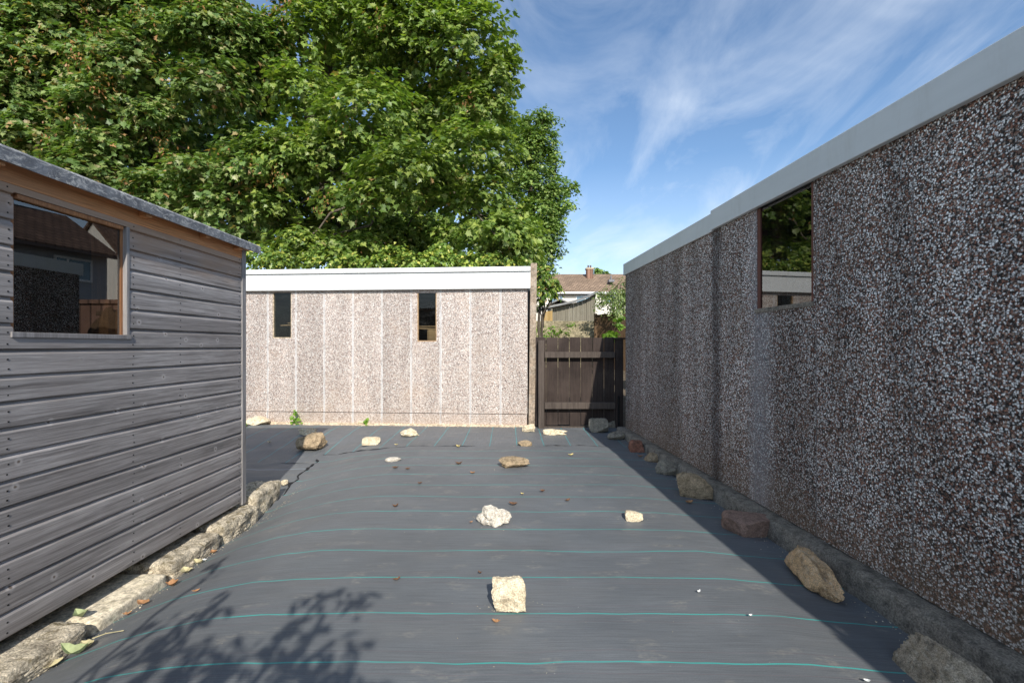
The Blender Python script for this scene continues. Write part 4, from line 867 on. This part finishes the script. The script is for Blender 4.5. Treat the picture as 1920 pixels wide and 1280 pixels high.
b = MB(); b.add([(-.5,0,0), (7,0,0), (7,0,4.6), (3.2,0,8.0), (-.5,0,4.6), (-.5,8,0), (7,8,0), (7,8,4.6), (3.2,8,8.0), (-.5,8,4.6)], [(0,1,2,3,4), (9,8,7,6,5), (0,5,6,1), (1,6,7,2), (0,4,9,5), (2,7,8,3), (4,3,8,9)]); b.build('wall', M['render'], wh)
b = MB(); b.quadprism([(-.8, -.2), (3.2, -.2), (3.2, 8.2), (-.8, 8.2)], [4.4, 8.02, 8.02, 4.4], [4.55, 8.2, 8.2, 4.55]); b.quadprism([(3.2, -.2), (7.3, -.2), (7.3, 8.2), (3.2, 8.2)], [8.02, 4.4, 4.4, 8.02], [8.2, 4.55, 4.55, 8.2]); b.build('roof', M['tiles_dark'], wh)
b = MB(); b.box(3.7, 9.2, 0, 9, 9.4, 1.95); b.box(3.65, 9.15, 1.951, 9.05, 9.45, 2.03); o = b.build('brick_wall', M['brick']); tag(o, 'low red brick wall mirrored in the corner of the shed window', 'wall')
b = MB(); b.box(2.55, 7.6, 0, 2.85, 7.9, 1.6); b.box(2.5, 7.55, 1.601, 2.9, 7.95, 1.68); o = b.build('gate_pier', M['fence_brown'], bevel=.01); tag(o, 'dark capped timber pier mirrored in the shed window', 'pier')
rock('rubble_pile', (2.2, 7.2, -.05), (.9, .9, 1.75), 300, M['fence_brown'], 'dark stacked heap mirrored in the shed window', 'pile', rough=.25, boxy=3)

# ------------------------------------------------------------------ shrub behind the viewer whose shadow falls in the foreground
kx = lambda X, Y, h: (X + .272*h, Y - 1.402*h, h)
sb = []
for (px, py, r, h) in [(300,1240,.10,1.75), (280,1205,.08,1.8), (340,1180,.08,1.85), (400,1150,.06,1.9), (330,1270,.12,1.75), (420,1265,.10,1.8), (560,1180,.07,1.9), (620,1150,.10,1.95), (690,1130,.06,1.95), (640,1200,.09,1.9), (560,1250,.10,1.85), (650,1255,.09,1.85), (500,1300,.2,1.7), (300,1330,.24,1.7), (640,1320,.14,1.75), (390,1080,.035,2.0), (370,1110,.045,1.95)]:
    q = at(px, py); sb.append((kx(q.x, q.y, h), (r, r, r*.8)))
mk_tree('garden_shrub', (-.9, -1.6, 0), sb, 'leafy shrub behind the viewer casting the shadow at the bottom left', 'shrub', 'leaf_syc', 83, .05,
        [((-.9, -1.6, 0), (-.9, -1.35, 1.6), .03, .015), ((-.9, -1.5, .9), (-.3, -1.2, 1.7), .018, .008), ((-.9, -1.5, .8), (-1.3, -1.0, 1.7), .018, .008)], dict(per=4, leaf=.075, spray_len=.1, dens=55, spread=.04, up=.8), kind='lance', twigs=.9)

# ------------------------------------------------------------------ fallen leaves and weeds
def curled(b, L_, W_, curl, rn):
    n = 7; vs = []
    for i in range(n):
        t = i/(n-1); w_ = W_*math.sin(math.pi*min(1, t*.9+.08))*(.9+.3*rn.random()); z = curl*(t-.5)**2*L_*3
        vs += [(-w_/2, (t-.5)*L_, z+abs(curl)*w_*.7), (0, (t-.5)*L_, z), (w_/2, (t-.5)*L_, z+abs(curl)*w_*rn.uniform(.4, 1.2))]
    fs = [f for i in range(n-1) for f in ((i*3, i*3+1, i*3+4, i*3+3), (i*3+1, i*3+2, i*3+5, i*3+4))]
    b.add(vs, fs)
LM = {'brown': plain('dry_brown_leaf', (.15,.08,.045), .8, .4, 40), 'orange': plain('dry_orange_leaf', (.36,.19,.09), .8, .3, 40), 'pale': plain('dry_pale_leaf', (.48,.42,.24), .8, .3, 30), 'green': plain('pale_green_leaf', (.30,.34,.17), .7, .3, 30), 'yellow': plain('yellow_leaf', (.62,.5,.2), .8, .2, 40), 'white': plain('white_scrap', (.75,.75,.72), .7, .1, 30)}
rl = random.Random(9)
def fleaf(px, py, wpx, col, label, zoff=.02, cat='fallen leaf', name='fallen_leaf'):
    p = at(px, py, zoff); L_ = wpx*p.y/F; b = MB(); curled(b, L_, L_*rl.uniform(.45, .7), rl.uniform(.25, .6), rl); o = b.build(name, LM[col], loc=p+Vector((0, 0, zoff+.001)), rz=rl.uniform(.9, 2.2))
    m_ = o.modifiers.new('thickness', 'SOLIDIFY'); m_.thickness = .0008; return tag(o, label, cat, 'fallen leaves' if cat == 'fallen leaf' else None)
fleaf(930, 1166, 16, 'orange', 'small orange brown leaf at the foot of the nearest cream stone')
fleaf(743, 1087, 15, 'brown', 'brown leaf left of centre just above a teal line')
fleaf(900, 1074, 9, 'brown', 'tiny reddish leaf between the whitish lumpy stone and the nearest cream stone')
fleaf(962, 945, 18, 'brown', 'brown leaf lying beyond the whitish lumpy stone')
fleaf(741, 950, 12, 'brown', 'brown leaf left of the whitish lumpy stone, level with its far side')
fleaf(883, 979, 7, 'orange', 'tiny red leaf touching the left of the whitish lumpy stone')
fleaf(979, 926, 7, 'yellow', 'tiny yellow leaf between the flat tan stone and the whitish lumpy stone')
fleaf(741, 877, 12, 'brown', 'brown leaf just below the small flat oval stone')
fleaf(764, 879, 10, 'brown', 'brown leaf to the right of the one below the small flat oval stone')
fleaf(860, 870, 14, 'brown', 'thin brown leaf between the oval stone and the flat tan stone')
fleaf(886, 887, 10, 'orange', 'small orange leaf left of the flat tan stone')
fleaf(787, 906, 9, 'brown', 'dull brown leaf in the open fabric beyond the centre left')
fleaf(1017, 921, 10, 'brown', 'small brown leaf right of centre, in front of the flat tan stone')
fleaf(1064, 938, 12, 'brown', 'narrow brown leaf between two teal lines on the right half')
fleaf(1070, 853, 12, 'yellow', 'curled yellow leaf standing in front of the gate')
fleaf(859, 838, 9, 'yellow', 'yellow leaf on the fabric hem in front of the pale garage')
fleaf(743, 834, 7, 'yellow', 'small yellow leaf right of the blocky cream stone')
fleaf(505, 825+4, 10, 'pale', 'pale scrap of leaf left of the large brown pitted stone')
fleaf(367, 1108, 13, 'orange', 'thin reddish leaf on the fabric opposite the smooth pale edging block')
fleaf(268, 1131, 26, 'orange', 'bright orange leaf against the front of the smooth pale edging block')
fleaf(238, 1152, 14, 'orange', 'small orange leaf left of the bright orange one below the smooth pale block')
fleaf(322, 1098, 20, 'orange', 'crumpled orange leaf at the joint between the smooth and the pitted edging blocks')
fleaf(349, 1072, 26, 'pale', 'long pale leaf lying along the pitted edging block')
fleaf(372, 1056, 20, 'pale', 'pale curled leaf beyond the long one beside the pitted edging block')
fleaf(400, 1036, 14, 'orange', 'orange leaf at the far end of the pitted edging block')
fleaf(384, 1050, 9, 'white', 'scrap of white paper by the pitted edging block', cat='litter', name='paper_scrap')
fleaf(140, 1226, 52, 'green', 'big pale green leaf leaning on the nearest mossy edging block')
fleaf(95, 1250, 34, 'pale', 'big pale brown leaf in the bottom left corner by the mossy edging block')
fleaf(163, 1212, 26, 'pale', 'pale leaf tip beside the joint of the nearest edging block')
fleaf(1310, 1110, 8, 'white', 'small white dropping right of the nearest cream stone', cat='litter', name='white_scrap')
fleaf(1407, 1154, 7, 'white', 'white forked scrap beside a teal line on the right', cat='litter', name='white_scrap')
fleaf(1625, 1276, 11, 'white', 'white scrap at the bottom right edge of the fabric in view', cat='litter', name='white_scrap')
fleaf(1292, 936+6, 16, 'orange', 'orange leaf under the large rounded brown boulder')
fleaf(1200, 856, 10, 'orange', 'small pinkish leaf beneath the dark red brick chunk')
b = MB(); p = at(195, 1205); p2 = at(232, 1190); b.tube([p+Vector((-.05, 0, .02)), p+Vector((.0, .01, .035)), p2+Vector((0, 0, .02))], .0018, 5); tag(b.build('dry_stalk', LM['pale']), 'thin dry leaf stalk lying by the nearest edging block joint', 'twig')
# leaf on the pale block by the shed
b = MB(); curled(b, .075, .05, .5, rl); q = Vector((-1.955, 2.06, -.125)); o = b.build('fallen_leaf', LM['green'], loc=q, rz=1.2); tag(o, 'green leaf on top of the smooth pale edging block against the shed', 'fallen leaf', 'fallen leaves')
def weed(px, py, wpx, nlf, seed, label, mat='leaf_bright', hgt=.5):
    p = at(px, py); r = wpx*p.y/F/2; rs = np.random.default_rng(seed); P = rs.normal(size=(nlf, 3))*np.array([r*.5, r*.4, r*.5*hgt*2]) + np.array([p.x, p.y, p.z+r*hgt*1.6]); P[:, 2] = np.maximum(P[:, 2], p.z+.01)
    root = empty('weed', p, label, 'weed'); leaf_mesh('foliage', P, rs.normal(size=(nlf, 3))*.5+np.array([0, -.4, .7]), rs.normal(size=(nlf, 3)), .045*(.7+.6*rs.random(nlf)), 'ivy', M[mat], root)
    b = MB(); [b.tube([p, tuple(P[i])], .002, 4) for i in range(0, nlf, 3)]; o = b.build('stem', M['leaf_bright'], root); o.location = -p
weed(556, 796, 22, 34, 5, 'leafy green weed growing at the foot of the pale garage wall', hgt=.8)
weed(686, 797, 8, 12, 6, 'tiny weed beside the cream rubble at the pale garage', hgt=.8)
weed(461, 800, 12, 16, 7, 'small weed by the low ochre stone at the shed corner', 'leaf_bush')
weed(277, 1118, 12, 12, 8, 'tiny green weed under the smooth pale edging block', 'leaf_bright')
weed(461, 944, 10, 12, 12, 'tiny weed at the foot of the shed corner trim', 'leaf_bush')

# crumbs of stone and soil along the edges and round the stones: one loose scatter nobody could count
b = MB(); rg_ = random.Random(21)
spots = [(o.location.x, o.location.y, max(o.dimensions.x, .05)*.75) for o in C.objects if o.name.startswith('stone')]
def crumb(x, y, r_):
    z = gz(x, y)+.016; v = [(x+rg_.uniform(-1,1)*r_, y+rg_.uniform(-1,1)*r_, z+rg_.uniform(-.3,.9)*r_) for _ in range(4)]; b.add(v, [(0,1,2), (0,2,3), (0,3,1), (1,3,2)])
for x, y, q in spots:
    for _ in range(16):
        a = rg_.uniform(0, 6.28); k_ = q*rg_.uniform(.45, 1.15)+abs(rg_.gauss(0, .02)); crumb(x+k_*math.cos(a), y+k_*math.sin(a)*.8, rg_.uniform(.0015, .0045))
for _ in range(420):
    y = rg_.uniform(1.4, 4.0); crumb(leftedge(y)+.075+abs(rg_.gauss(0, .045)), y, rg_.uniform(.0015, .005))
for _ in range(360):
    y = rg_.uniform(1.4, 5.7); crumb(wallx(y)-.125-abs(rg_.gauss(0, .05)), y, rg_.uniform(.0015, .005))
for _ in range(240):
    x = rg_.uniform(-2.6, .2); crumb(x, 6.07-.0745*(x+.2)-abs(rg_.gauss(0, .05)), rg_.uniform(.003, .009))
for _ in range(260):
    crumb(rg_.uniform(-1.6, 1.2), rg_.uniform(1.4, 5.5), rg_.uniform(.001, .0026))
tag(b.build('stone_crumbs', M['rock_cream']), 'crumbs of stone and soil scattered over the fabric', 'grit', kind='stuff')
